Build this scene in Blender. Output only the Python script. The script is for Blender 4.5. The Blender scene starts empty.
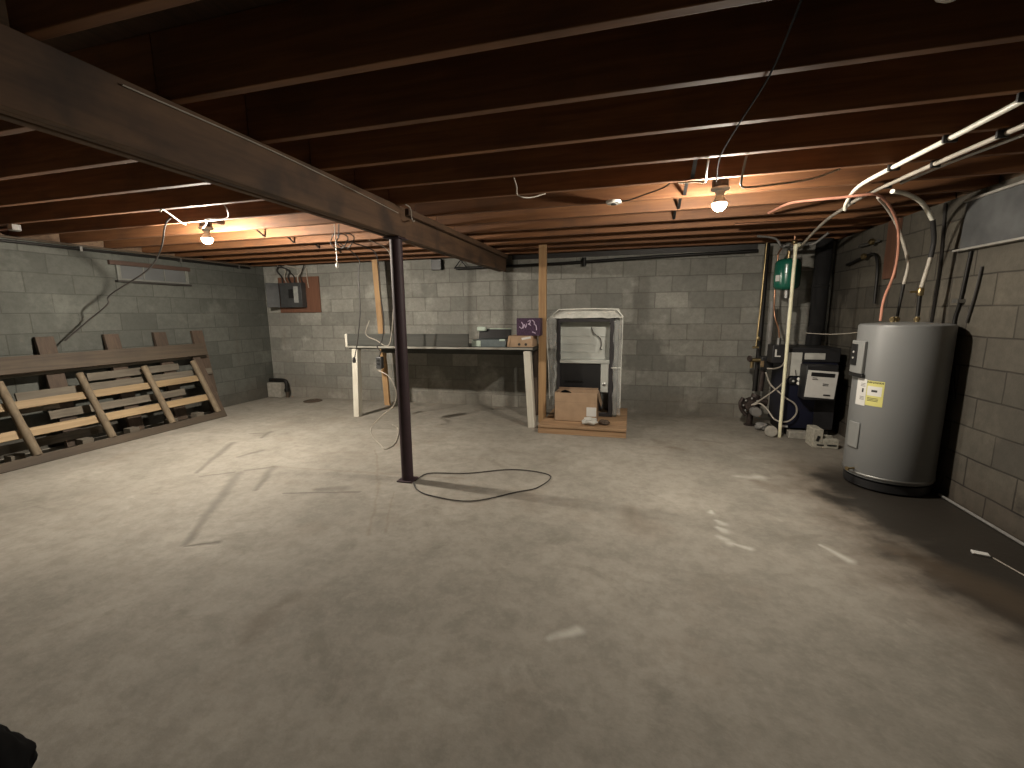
import bpy, bmesh, math, random
from mathutils import Vector, Matrix, noise as mnoise
random.seed(7)
PI = math.pi
S = bpy.context.scene
COL = S.collection

# ------------------------------------------------------------------ node helper
class NT:
    def __init__(s, name):
        s.m = bpy.data.materials.new(name); s.m.use_nodes = True
        s.t = s.m.node_tree; s.t.nodes.clear()
        s.out = s.t.nodes.new('ShaderNodeOutputMaterial')
        s.b = s.t.nodes.new('ShaderNodeBsdfPrincipled')
        s.t.links.new(s.b.outputs[0], s.out.inputs[0])
        s.co = s.t.nodes.new('ShaderNodeTexCoord').outputs['Object']
    def n(s, typ, ins=None, **props):
        nd = s.t.nodes.new(typ)
        for k, v in props.items(): setattr(nd, k, v)
        for k, v in (ins or {}).items(): s.set(nd.inputs[k], v)
        return nd
    def set(s, sock, v):
        if isinstance(v, bpy.types.NodeSocket): s.t.links.new(v, sock)
        else:
            if sock.type == 'RGBA' and len(v) == 3: v = (*v, 1)
            sock.default_value = v
    def math(s, op, a, b=0.0, clamp=False):
        nd = s.t.nodes.new('ShaderNodeMath'); nd.operation = op; nd.use_clamp = clamp
        s.set(nd.inputs[0], a); s.set(nd.inputs[1], b); return nd.outputs[0]
    def vm(s, op, a, b=None, scale=None):
        nd = s.t.nodes.new('ShaderNodeVectorMath'); nd.operation = op
        s.set(nd.inputs[0], a)
        if b is not None: s.set(nd.inputs[1], b)
        if scale is not None: s.set(nd.inputs['Scale'], scale)
        return nd.outputs['Value'] if op in ('DOT_PRODUCT', 'LENGTH', 'DISTANCE') else nd.outputs[0]
    def noise(s, scale, detail=4, rough=.55, vec=None, dist=0.0):
        nd = s.n('ShaderNodeTexNoise', {'Vector': vec or s.co, 'Scale': scale, 'Detail': detail, 'Roughness': rough, 'Distortion': dist})
        return nd.outputs[0]
    def ramp(s, fac, stops):
        nd = s.t.nodes.new('ShaderNodeValToRGB'); s.set(nd.inputs[0], fac)
        cr = nd.color_ramp
        while len(cr.elements) > 1: cr.elements.remove(cr.elements[-1])
        for i, (p, c) in enumerate(stops):
            e = cr.elements[0] if i == 0 else cr.elements.new(p)
            e.position = p; e.color = (*c, 1) if len(c) == 3 else c
        return nd.outputs[0]
    def mr(s, v, a, b, c=0.0, d=1.0, smooth=True):
        nd = s.n('ShaderNodeMapRange', {0: v, 1: a, 2: b, 3: c, 4: d})
        if smooth: nd.interpolation_type = 'SMOOTHSTEP'
        return nd.outputs[0]
    def mix(s, fac, a, b, blend='MIX'):
        nd = s.t.nodes.new('ShaderNodeMix'); nd.data_type = 'RGBA'; nd.blend_type = blend
        s.set(nd.inputs[0], fac); s.set(nd.inputs[6], a); s.set(nd.inputs[7], b)
        return nd.outputs[2]
    def bump(s, h, strength=.4, dist=.01):
        nd = s.n('ShaderNodeBump', {'Height': h, 'Strength': strength, 'Distance': dist})
        s.t.links.new(nd.outputs[0], s.b.inputs['Normal'])
    def fin(s, color=None, rough=.7, metal=0.0, **kw):
        if color is not None: s.set(s.b.inputs['Base Color'], color)
        s.set(s.b.inputs['Roughness'], rough); s.set(s.b.inputs['Metallic'], metal)
        for k, v in kw.items(): s.set(s.b.inputs[k], v)
        return s.m

def plain(name, c, rough=.6, metal=0.0, var=.18, scale=14.0, **kw):
    t = NT(name)
    f = t.noise(scale, 5)
    lo = tuple(x * (1 - var) for x in c); hi = tuple(min(1, x * (1 + var)) for x in c)
    return t.fin(t.ramp(f, [(.3, lo), (.7, hi)]), rough, metal, **kw)

def wood(name, light, dark, axis=0, rough=.75, blotch=.25, grain=34.0, dirt=(.03, .025, .02)):
    t = NT(name)
    rnd = t.n('ShaderNodeObjectInfo').outputs['Random']
    off = t.n('ShaderNodeCombineXYZ', {0: t.math('MULTIPLY', rnd, 37.0), 1: t.math('MULTIPLY', rnd, 11.0), 2: t.math('MULTIPLY', rnd, 23.0)}).outputs[0]
    v = t.vm('ADD', t.co, off)
    sc = [grain, grain, grain]; sc[axis] = 1.6
    gv = t.vm('MULTIPLY', v, tuple(sc))
    g = t.noise(1.0, 6, .6, gv, .6)
    big = t.noise(3.0, 4, .55, v)
    c = t.ramp(g, [(.28, dark), (.5, tuple((a + b) / 2 for a, b in zip(light, dark))), (.72, light)])
    c = t.mix(t.mr(big, .45, .75, 0, blotch), c, dirt)
    hv = t.n('ShaderNodeHueSaturation', {'Hue': .5, 'Saturation': 1.0, 'Value': t.mr(rnd, 0, 1, .78, 1.15, False), 'Color': c}).outputs[0]
    t.bump(g, .25, .004)
    return t.fin(hv, rough)

def metal(name, c, rough=.35, var=.15, scale=9):
    return plain(name, c, rough, 1.0, var, scale)

# ------------------------------------------------------------------ surfaces of the room
def block_wall(name, ax, c1, c2, mortar, off=(0, 0), lowstain=(.10, .085, .065), lowamt=.5, mold=0.0):
    t = NT(name)
    sp = t.n('ShaderNodeSeparateXYZ', {0: t.co})
    u = t.math('ADD', sp.outputs[ax], off[0]); w = t.math('ADD', sp.outputs[2], off[1])
    wob = t.noise(3.5, 3)
    u = t.math('ADD', u, t.math('MULTIPLY', t.math('SUBTRACT', wob, .5), .02))
    w = t.math('ADD', w, t.math('MULTIPLY', t.math('SUBTRACT', t.noise(2.2, 3), .5), .018))
    uv = t.n('ShaderNodeCombineXYZ', {0: u, 1: w}).outputs[0]
    br = t.n('ShaderNodeTexBrick', {'Vector': uv, 'Color1': c1, 'Color2': c2, 'Mortar': mortar, 'Scale': 1.0,
             'Mortar Size': .007, 'Mortar Smooth': .5, 'Bias': 0.0, 'Brick Width': .4064, 'Row Height': .2032}, offset=.5, offset_frequency=2)
    col = br.outputs[0]
    blot = t.noise(1.1, 6, .6)
    col = t.mix(t.mr(blot, .38, .66, 0, .36), col, tuple(x * .55 for x in c1))
    fine = t.noise(55, 4, .7)
    col = t.mix(t.mr(fine, .35, .7, 0, .3), col, tuple(x * .62 for x in c2))
    pale = t.noise(2.3, 5, .6, t.vm('ADD', t.co, (9, 3, 5)))
    col = t.mix(t.mr(pale, .52, .72, 0, .55), col, tuple(min(1, x * 1.35) for x in c2))
    low = t.mr(t.math('ADD', sp.outputs[2], t.math('MULTIPLY', t.math('SUBTRACT', t.noise(1.6, 5), .5), .7)), .0, .42, lowamt, 0)
    col = t.mix(low, col, lowstain)
    # vertical damp runs
    rv = t.n('ShaderNodeCombineXYZ', {0: t.math('MULTIPLY', sp.outputs[ax], 5.0), 1: t.math('MULTIPLY', sp.outputs[2], .6)}).outputs[0]
    runs = t.noise(1.0, 4, .6, rv)
    col = t.mix(t.mr(runs, .58, .75, 0, .3), col, lowstain)
    if mold:
        mo = t.math('ADD', t.noise(2.6, 6, .65, t.vm('ADD', t.co, (3, 7, 1))), t.math('MULTIPLY', br.outputs[1], .10))
        mo = t.math('MULTIPLY', t.mr(mo, .52, .66, 0, mold), t.mr(sp.outputs[2], .12, .42, 1, 0))
        col = t.mix(mo, col, (.012, .010, .008))
        seep = t.math('MULTIPLY', t.math('MULTIPLY', br.outputs[1], t.mr(t.noise(1.3, 4), .4, .6)), t.mr(sp.outputs[2], .2, 1.5, .8, .2))
        col = t.mix(seep, col, (.02, .015, .012))
    grit = t.noise(16, 6, .72)
    col = t.mix(t.mr(grit, .34, .62, .26, 0), col, tuple(x * .45 for x in c1))
    h = t.math('ADD', t.math('MULTIPLY', br.outputs[1], -1.0), t.math('MULTIPLY', fine, .35))
    t.bump(h, .55, .006)
    return t.fin(col, .9)

def concrete_floor():
    t = NT('floor_concrete')
    co = t.co
    sp = t.n('ShaderNodeSeparateXYZ', {0: co}); X, Y = sp.outputs[0], sp.outputs[1]
    n1 = t.noise(.9, 7, .6); n2 = t.noise(4.0, 6, .62); n3 = t.noise(40, 4, .7)
    col = t.ramp(n1, [(.3, (.22, .204, .172)), (.5, (.31, .287, .245)), (.72, (.40, .372, .32))])
    col = t.mix(t.mr(n2, .42, .7, 0, .35), col, (.18, .166, .138))
    col = t.mix(t.mr(n3, .4, .75, 0, .22), col, (.42, .395, .345))
    n4 = t.noise(11, 6, .7)
    col = t.mix(t.mr(n4, .36, .6, .28, 0), col, (.13, .118, .095))
    spots = t.noise(2.6, 7, .68, t.vm('ADD', co, (17, 5, 0)), .8)
    col = t.mix(t.mr(spots, .56, .70, 0, .4), col, (.15, .135, .105))
    col = t.mix(t.mr(spots, .30, .42, .35, 0), col, (.43, .405, .35))
    brown = t.noise(1.7, 5, .6, t.vm('ADD', co, (4, 8, 0)))
    col = t.mix(t.mr(brown, .54, .74, 0, .35), col, (.20, .155, .112))
    warp = t.vm('SCALE', t.vm('SUBTRACT', t.n('ShaderNodeTexNoise', {'Vector': co, 'Scale': 5.0, 'Detail': 5.0}).outputs[1], (.5, .5, .5)), scale=.16)
    wv = t.vm('MULTIPLY', t.vm('ADD', co, warp), (1, 1, 0))
    wf = t.vm('MULTIPLY', t.vm('ADD', co, t.vm('SCALE', warp, scale=.35)), (1, 1, 0))
    def seg(a, b, w, v=wf):
        a3, b3 = Vector((*a, 0)), Vector((*b, 0)); d = b3 - a3; L = max(d.length, 1e-4); d /= L
        r = t.vm('SUBTRACT', v, tuple(a3))
        k = t.math('MINIMUM', t.math('MAXIMUM', t.vm('DOT_PRODUCT', r, tuple(d)), 0.0), L)
        dist = t.vm('LENGTH', t.vm('SUBTRACT', r, t.vm('SCALE', tuple(d), scale=k)))
        taper = t.mr(k, 0, L, .65, 1.25, False)
        return t.mr(dist, 0, t.math('MULTIPLY', taper, w), 1, 0)
    def union(items, v=wf):
        m = None
        for a, b, w in items:
            q = seg(a, b, w, v); m = q if m is None else t.math('MAXIMUM', m, q)
        return m
    # damp, dark strip beside the right-hand wall
    edge = t.math('ADD', t.math('MULTIPLY', t.math('SUBTRACT', n2, .5), .55), t.math('MULTIPLY', t.math('SUBTRACT', n1, .5), 1.1))
    wet = t.mr(t.math('ADD', X, edge), 1.38, 1.72, 0, 1)
    wet = t.math('MULTIPLY', wet, t.mr(Y, 3.9, 4.5, 1, .25))
    halo = t.mr(t.math('ADD', X, edge), 1.0, 1.55, 0, .62)
    halo = t.math('MULTIPLY', halo, t.mr(Y, 3.8, 4.8, 1, .3))
    col = t.mix(halo, col, (.105, .075, .05))
    col = t.mix(t.math('MULTIPLY', wet, .93), col, (.018, .015, .012))
    # gouges and trowel ridges in the slab
    dark = union([((-3.62, 2.76), (-4.10, 3.55), .055), ((-3.63, 3.2), (-3.57, 3.42), .05), ((-2.53, 1.8), (-3.24, 2.83), .06),
                  ((-2.51, 1.79), (-2.36, 1.87), .028), ((-3.5, 2.70), (-3.31, 2.84), .026), ((-3.25, 2.9), (-3.08, 3.05), .026),
                  ((-2.79, 2.58), (-3.06, 3.02), .055), ((-4.21, 3.9), (-4.04, 3.98), .04), ((-3.94, 3.79), (-4.05, 4.02), .045),
                  ((-2.54, 2.58), (-1.98, 2.74), .025), ((-2.34, 2.70), (-2.14, 2.77), .07)])
    col = t.mix(t.math('MULTIPLY', dark, .52), col, (.10, .09, .075))
    crack = union([((-2.46, 3.72), (-1.86, 2.82), .022), ((-1.86, 2.82), (-1.53, 2.18), .018), ((-1.72, 2.80), (-1.45, 2.25), .014),
                   ((-3.1, 3.05), (-1.3, 3.2), .03)])
    col = t.mix(t.math('MULTIPLY', crack, .25), col, (.17, .12, .07))
    stain = union([((-1.58, 1.46), (-1.52, 1.56), .06), ((-1.52, 1.28), (-1.56, 1.40), .10), ((.27, 4.72), (.34, 4.62), .10), ((.40, 4.5), (.52, 4.44), .10),
                   ((1.02, 3.70), (1.08, 3.60), .12), ((.02, 2.9), (.12, 2.7), .2), ((1.5, 2.75), (1.75, 2.35), .22)], wv)
    col = t.mix(t.math('MULTIPLY', stain, .4), col, (.115, .08, .05))
    white = union([((.565, 3.06), (.56, 3.02), .03), ((.575, 2.90), (.60, 2.87), .04), ((.565, 2.80), (.60, 2.77), .045), ((.545, 2.70), (.59, 2.62), .05), ((.60, 2.62), (.70, 2.58), .028),
                   ((-.285, 1.60), (-.18, 1.685), .035), ((.86, 3.78), (1.05, 3.80), .07), ((1.10, 2.72), (1.18, 2.58), .04), ((1.5, 1.85), (1.66, 1.78), .03)])
    col = t.mix(t.math('MULTIPLY', white, t.mr(n2, .35, .6, .25, .8)), col, (.56, .545, .49))
    hgt = t.math('ADD', t.math('MULTIPLY', n2, .8), t.math('ADD', t.math('MULTIPLY', n3, .12), t.math('MULTIPLY', dark, -1.6)))
    t.bump(hgt, .35, .02)
    col = t.mix(1.0, col, (.87, .87, .87), 'MULTIPLY')
    rough = t.mr(wet, 0, 1, .82, .5, False)
    return t.fin(col, rough)

M = {}
M['floor'] = concrete_floor()
M['wall_back'] = block_wall('block_wall_back', 0, (.20, .20, .18), (.36, .355, .318), (.175, .17, .15), (.13, .031), lowamt=.35, lowstain=(.19, .155, .115))
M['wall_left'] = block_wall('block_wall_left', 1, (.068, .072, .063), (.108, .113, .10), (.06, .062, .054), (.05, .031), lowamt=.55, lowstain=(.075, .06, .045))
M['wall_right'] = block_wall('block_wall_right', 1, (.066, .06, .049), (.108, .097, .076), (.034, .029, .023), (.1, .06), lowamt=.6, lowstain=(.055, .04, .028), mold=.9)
M['joist'] = wood('joist_fir', (.245, .108, .041), (.12, .048, .019), 0, .7, .35, 26)
M['subfloor'] = wood('subfloor_boards', (.10, .055, .03), (.05, .028, .016), 1, .8)
M['rim'] = wood('rim_board', (.22, .14, .085), (.12, .075, .045), 0, .8)
M['beam'] = wood('beam_timber', (.13, .073, .038), (.055, .03, .018), 1, .75, .85, 16, (.025, .016, .012))
M['stud'] = wood('stud_pine', (.46, .295, .145), (.29, .165, .075), 2, .7, .2)
M['pale_slat'] = wood('pale_slat', (.31, .225, .125), (.19, .13, .066), 1, .7, .15)
M['grey_rail'] = wood('weathered_rail', (.085, .064, .043), (.048, .035, .024), 1, .8, .4)
M['strut_wood'] = wood('strut_wood', (.23, .18, .118), (.125, .092, .058), 2, .8, .35)
M['old_wood'] = wood('old_brown_wood', (.085, .058, .04), (.046, .031, .021), 2, .8, .35)
M['old_deck'] = wood('old_grey_boards', (.155, .135, .105), (.08, .068, .052), 1, .85, .35)
M['white_paint'] = wood('white_painted_wood', (.68, .665, .59), (.55, .52, .44), 2, .6, .28, 20, (.30, .24, .17))
M['bench_top'] = wood('bench_grey_top', (.062, .064, .057), (.038, .04, .035), 0, .7, .3)
M['bench_face'] = wood('bench_grey_face', (.062, .064, .056), (.036, .037, .033), 0, .75, .3)
M['bench_lit_edge'] = plain('bench_pale_edge', (.25, .245, .215), .6, 0, .35, 3)  # pale tone paints in light caught by the bench's front edge
M['ply'] = wood('brown_plywood', (.17, .078, .044), (.115, .05, .03), 2, .7, .2)
M['pallet'] = wood('platform_planks', (.46, .30, .17), (.30, .18, .095), 0, .7, .25)
M['post'] = plain('purple_brown_steel', (.040, .022, .028), .62, .1)
M['black'] = plain('black_plastic', (.012, .012, .013), .45)
M['black_rubber'] = plain('black_rubber', (.018, .017, .017), .7)
M['black_metal'] = plain('black_iron', (.022, .021, .02), .5, .6)
M['cable'] = plain('dark_cable', (.03, .027, .025), .55)
M['grey_cable'] = plain('grey_cable', (.36, .33, .28), .5)
M['white_pvc'] = plain('white_pipe', (.82, .80, .70), .35, 0, .08)
M['cream_pvc'] = plain('cream_pipe', (.84, .82, .60), .4, 0, .08)
M['red_pex'] = plain('red_tube', (.45, .21, .145), .4)
M['copper'] = metal('copper', (.45, .24, .15), .4)
M['brass'] = metal('brass', (.36, .28, .15), .4)
M['steel'] = metal('galvanised_steel', (.52, .52, .50), .42, .2, 20)
M['dull_steel'] = metal('dull_steel', (.30, .30, .29), .5)
M['heater_grey'] = plain('heater_grey_enamel', (.165, .17, .17), .38, 0, .04, 3)
M['heater_cover'] = plain('heater_cover', (.21, .215, .21), .45, 0, .04)
M['paper'] = plain('white_paper', (.58, .575, .55), .7, 0, .05)
M['paper_grey'] = plain('grey_paper', (.48, .48, .45), .6, 0, .12)
M['yellow'] = plain('yellow_label', (.55, .52, .17), .65, 0, .06)
M['ink'] = plain('ink', (.03, .03, .03), .7)
M['navy'] = plain('navy_enamel', (.008, .0095, .024), .42, 0, .1)
M['soot_black'] = plain('sooty_black', (.007, .007, .0075), .92)
M['boiler_black'] = plain('boiler_black', (.016, .016, .018), .5)
M['green'] = plain('green_enamel', (.012, .11, .075), .22, 0, .08)
M['pump_iron'] = plain('pump_iron', (.055, .042, .038), .5, .5, .4, 30)
M['cast_grey'] = plain('cast_grey', (.20, .195, .185), .5)
M['cinder'] = plain('cinder_grey', (.33, .315, .265), .95, 0, .25, 40)
M['pale_block'] = plain('pale_concrete', (.29, .275, .24), .95, 0, .2, 18)
M['cardboard'] = plain('cardboard', (.34, .235, .15), .85, 0, .12, 9)
M['cardboard_in'] = plain('cardboard_inner', (.27, .185, .12), .9, 0, .12, 9)
M['purple'] = plain('purple_box_print', (.05, .026, .055), .45, 0, .5, 45)
M['lilac'] = plain('lilac_print', (.46, .38, .50), .5)
M['case_teal'] = plain('grey_teal_plastic', (.11, .135, .14), .45)
M['case_pale'] = plain('pale_green_plastic', (.44, .53, .46), .45)
M['galv'] = plain('galvanised_panel', (.52, .54, .51), .45, .35, .12, 6)
M['frame_dark'] = plain('dark_frame', (.035, .033, .036), .45, .2)
M['side_panel'] = plain('side_panel', (.17, .175, .165), .4, .5, .3, 8)
M['ceramic'] = plain('white_porcelain', (.80, .79, .74), .3, 0, .04)
M['box_steel'] = plain('junction_box', (.10, .085, .07), .5, .6)
M['window_dark'] = plain('dark_grey_board', (.085, .088, .09), .8, 0, .3, 5)
M['sill_pale'] = plain('pale_sill', (.30, .29, .265), .7)
M['win_frame'] = plain('window_frame_paint', (.14, .145, .13), .6)
M['lintel'] = wood('brown_lintel', (.075, .043, .03), (.05, .028, .02), 1, .7)
M['panel_grey'] = plain('breaker_grey', (.065, .068, .07), .45, .3)
M['panel_light'] = plain('panel_edge', (.32, .33, .32), .5)
M['drain'] = plain('drain_rust', (.065, .045, .03), .8, 0, .4, 30)
M['bag'] = plain('black_cloth', (.004, .004, .004), .95, **{'Specular IOR Level': .05})

def glassy(name, tint, alpha, rough):
    t = NT(name)
    n = t.noise(6, 5)
    t.bump(n, .6, .02)
    m = t.fin(tint, rough, 0.0)
    t.set(t.b.inputs['Alpha'], t.mr(n, .3, .7, alpha * .5, alpha * 1.4, False))
    return m
M['film'] = glassy('clear_plastic_film', (.75, .77, .75), .16, .14)
M['film_white'] = glassy('crumpled_white_film', (.86, .86, .80), .62, .3)
M['pane'] = plain('dusty_pane', (.10, .105, .108), .3, 0, .12, 3)

def led(name, e):
    """LED bulb dome: brightest at its tip, weaker round the sides"""
    t = NT(name)
    t.fin((1, .95, .85), .4)
    nz = t.n('ShaderNodeSeparateXYZ', {0: t.n('ShaderNodeNewGeometry').outputs['Normal']}).outputs[2]
    k = t.math('ADD', .85, t.math('MULTIPLY', t.math('MAXIMUM', t.math('MULTIPLY', nz, -1.0), 0.0), .15))
    t.set(t.b.inputs['Emission Color'], (1.0, .90, .76, 1))
    t.set(t.b.inputs['Emission Strength'], t.math('MULTIPLY', k, e))
    return t.m
M['bulb_strong'] = led('lit_bulb_strong', 5400.0)
M['bulb_weak'] = led('lit_bulb_weak', 2500.0)
M['dead_bulb'] = plain('frosted_glass', (.75, .75, .73), .25, 0, .03)

# ------------------------------------------------------------------ mesh builder
OFF = {}
class MB:
    def __init__(s): s.v = []; s.f = []; s.sm = []
    def add(s, verts, faces, smooth=False):
        b = len(s.v); s.v += [Vector(v) for v in verts]
        s.f += [tuple(i + b for i in f) for f in faces]; s.sm += [smooth] * len(faces); return s
    def box(s, x0, x1, y0, y1, z0, z1, rot=None, piv=None):
        vs = [Vector((x, y, z)) for x in (x0, x1) for y in (y0, y1) for z in (z0, z1)]
        if rot is not None:
            p = Vector(piv) if piv is not None else Vector(((x0 + x1) / 2, (y0 + y1) / 2, (z0 + z1) / 2))
            vs = [rot @ (v - p) + p for v in vs]
        return s.add(vs, [(0, 1, 3, 2), (4, 6, 7, 5), (0, 4, 5, 1), (2, 3, 7, 6), (0, 2, 6, 4), (1, 5, 7, 3)])
    def bar(s, a, b, w, h, up=(0, 0, 1), t=1.0):
        """box from a to b; w along side, h along up; t tapers the far end"""
        a, b = Vector(a), Vector(b); d = (b - a).normalized(); sd = d.cross(Vector(up))
        if sd.length < 1e-4: sd = d.cross(Vector((1, 0, 0)))
        sd.normalize(); u = sd.cross(d).normalized()
        vs = []
        for p, k in ((a, 1.0), (b, t)):
            for i, j in ((-1, -1), (1, -1), (1, 1), (-1, 1)): vs.append(p + sd * (i * w * k / 2) + u * (j * h * k / 2))
        return s.add(vs, [(3, 2, 1, 0), (4, 5, 6, 7), (0, 1, 5, 4), (1, 2, 6, 5), (2, 3, 7, 6), (3, 0, 4, 7)])
    def tube(s, pts, r, seg=10, sub=6, smooth=True, closed_ends=True):
        P = [Vector(p) for p in pts]
        if smooth and len(P) > 2:
            Q = []
            E = [P[0] * 2 - P[1]] + P + [P[-1] * 2 - P[-2]]
            for i in range(1, len(E) - 2):
                p0, p1, p2, p3 = E[i - 1:i + 3]
                for k in range(sub):
                    u = k / sub
                    Q.append(.5 * ((2 * p1) + (p2 - p0) * u + (2 * p0 - 5 * p1 + 4 * p2 - p3) * u * u + (3 * p1 - p0 - 3 * p2 + p3) * u ** 3))
            Q.append(P[-1]); P = Q
        rs = r if isinstance(r, (list, tuple)) else [r] * len(P)
        if len(rs) != len(P): rs = [rs[min(len(rs) - 1, int(i * len(rs) / len(P)))] for i in range(len(P))]
        vs, n0 = [], None
        for i, p in enumerate(P):
            d = (P[min(i + 1, len(P) - 1)] - P[max(i - 1, 0)])
            d = d.normalized() if d.length > 1e-9 else Vector((0, 0, 1))
            if n0 is None:
                n0 = d.cross(Vector((0, 0, 1)))
                if n0.length < 1e-3: n0 = d.cross(Vector((1, 0, 0)))
                n0.normalize()
            n0 = (n0 - d * n0.dot(d))
            n0 = n0.normalized() if n0.length > 1e-6 else d.orthogonal().normalized()
            bn = d.cross(n0)
            for k in range(seg):
                a = 2 * PI * k / seg
                vs.append(p + (n0 * math.cos(a) + bn * math.sin(a)) * rs[i])
        fs = []
        for i in range(len(P) - 1):
            for k in range(seg):
                a, b = i * seg + k, i * seg + (k + 1) % seg
                fs.append((a, b, b + seg, a + seg))
        fs.append(tuple(range(seg))[::-1]); fs.append(tuple(range((len(P) - 1) * seg, len(P) * seg)))
        return s.add(vs, fs, True)
    def cyl(s, a, b, r, seg=24, r2=None):
        return s.tube([a, b], [r, r if r2 is None else r2], seg, smooth=False)
    def lathe(s, prof, c, seg=48, axis=None):
        """prof: (radius, height) pairs from the bottom up, about an axis through c"""
        R = Matrix.Identity(3) if axis is None else Vector((0, 0, 1)).rotation_difference(Vector(axis)).to_matrix()
        c = Vector(c); vs, fs = [], []
        for r, h in prof:
            for k in range(seg):
                a = 2 * PI * k / seg; vs.append(c + R @ Vector((r * math.cos(a), r * math.sin(a), h)))
        for i in range(len(prof) - 1):
            for k in range(seg):
                a, b = i * seg + k, i * seg + (k + 1) % seg; fs.append((a, b, b + seg, a + seg))
        fs.append(tuple(range(seg))[::-1]); fs.append(tuple(range((len(prof) - 1) * seg, len(prof) * seg)))
        return s.add(vs, fs, True)
    def prism(s, poly, vec):
        n = len(poly); vs = [Vector(p) for p in poly] + [Vector(p) + Vector(vec) for p in poly]
        return s.add(vs, [tuple(range(n))[::-1], tuple(range(n, 2 * n))] + [(i, (i + 1) % n, (i + 1) % n + n, i + n) for i in range(n)])
    def build(s, name, mat, parent=None, loc=(0, 0, 0), bevel=0.0):
        off = OFF[parent.name] if parent is not None else Vector(loc)
        me = bpy.data.meshes.new(name)
        me.from_pydata([v - off for v in s.v], [], s.f)
        bm = bmesh.new(); bm.from_mesh(me); bmesh.ops.recalc_face_normals(bm, faces=bm.faces); bm.to_mesh(me); bm.free()
        for p, sm in zip(me.polygons, s.sm): p.use_smooth = sm
        try: me.set_sharp_from_angle(angle=math.radians(42))
        except Exception: pass
        me.materials.append(M[mat] if isinstance(mat, str) else mat)
        o = bpy.data.objects.new(name, me); COL.objects.link(o)
        OFF[o.name] = off.copy()
        if parent is not None: o.parent = parent
        else: o.location = off
        if bevel:
            b = o.modifiers.new('bevel', 'BEVEL'); b.width = bevel; b.segments = 2; b.limit_method = 'ANGLE'; b.angle_limit = math.radians(40)
        return o

def empty(name, loc):
    o = bpy.data.objects.new(name, None); COL.objects.link(o); o.location = loc; o.empty_display_size = .1
    OFF[o.name] = Vector(loc); return o
def tag(o, label=None, cat=None, group=None, kind=None):
    for k, v in (('label', label), ('category', cat), ('group', group), ('kind', kind)):
        if v: o[k] = v
    return o
def thing(name, loc, label, cat, group=None, kind=None):
    return tag(empty(name, loc), label, cat, group, kind)
def copy_tree(o, parent=None):
    c = o.copy(); COL.objects.link(c)
    if parent is not None: c.parent = parent
    for ch in list(o.children): copy_tree(ch, c)
    return c
ORD = ['first', 'second', 'third', 'fourth', 'fifth', 'sixth', 'seventh', 'eighth', 'ninth', 'tenth', 'eleventh', 'twelfth', 'thirteenth', 'fourteenth']

# ------------------------------------------------------------------ the room
XL, XR, YB, YF, ZC, ZS = -5.85, 2.235, 6.0, -1.7, 2.135, 2.37
def struct(name, mb, mat, **k): return tag(mb.build(name, mat, **k), kind='structure')
struct('floor', MB().box(XL - .2, XR + .2, YF - .2, YB + .2, -.15, 0), 'floor')
struct('wall_back', MB().box(XL - .2, XR + .2, YB, YB + .2, -.15, ZC), 'wall_back')
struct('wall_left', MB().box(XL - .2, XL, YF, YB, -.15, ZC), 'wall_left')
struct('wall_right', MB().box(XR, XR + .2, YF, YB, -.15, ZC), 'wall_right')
struct('wall_front', MB().box(XL - .2, XR + .2, YF - .2, YF, -.15, ZC), 'wall_back')
struct('ceiling', MB().box(XL - .2, XR + .2, YF - .2, YB + .2, ZS, ZS + .05), 'subfloor')
struct('trim_1', MB().box(XL - .2, XR + .2, YB + .1, YB + .14, ZC, ZS), 'rim')
struct('trim_2', MB().box(XL - .14, XL - .1, YF, YB + .1, ZC, ZS), 'rim')
struct('trim_3', MB().box(XR + .1, XR + .14, YF, YB + .1, ZC, ZS), 'rim')
struct('trim_4', MB().box(XL - .2, XR + .2, YF - .14, YF - .1, ZC, ZS), 'rim')

struct('painted_shade_strip', MB().box(-1.62, 1.42, YB - .03, YB, 2.075, ZC), 'cable')  # added dark strip, paints in joist shade along the top of the wall

# window high on the left wall: brown lintel board, painted frame and a dusty pane
w1 = empty('window_1', (XL, 4.23, 1.8)); tag(w1, kind='structure')
f = MB()
f.box(XL, XL + .03, 3.83, 4.69, 1.775, 1.80).box(XL, XL + .03, 3.83, 3.87, 1.80, 1.96).box(XL, XL + .03, 4.65, 4.69, 1.80, 1.96)
fr = f.build('window_frame', 'win_frame', w1, bevel=.004)
MB().box(XL, XL + .012, 3.87, 4.65, 1.80, 1.96).build('pane', 'pane', w1)
MB().box(XL, XL + .04, 3.76, 4.72, 1.95, 2.0).build('lintel', 'lintel', w1, bevel=.004)
sill = MB().box(XL, XL + .05, 3.81, 4.71, 1.755, 1.778); sill.build('window_sill', 'cable', w1, bevel=.003)
mu = MB()
for y in (4.13, 4.38): mu.box(XL, XL + .02, y - .006, y + .006, 1.80, 1.96)
mu.build('mullion', 'win_frame', w1)
# boarded window on the right wall
w2 = empty('window_2', (XR, 3.3, 1.75)); tag(w2, kind='structure')
MB().box(XR - .012, XR, 2.6, 3.92, 1.76, 2.075).build('window_panel', 'window_dark', w2)
MB().box(XR - .05, XR, 2.6, 3.93, 1.742, 1.757).build('window_sill', 'sill_pale', w2, bevel=.004)
MB().box(XR - .03, XR, 2.6, 3.92, 2.075, 2.092).build('window_head', 'sill_pale', w2, bevel=.003)

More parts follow.
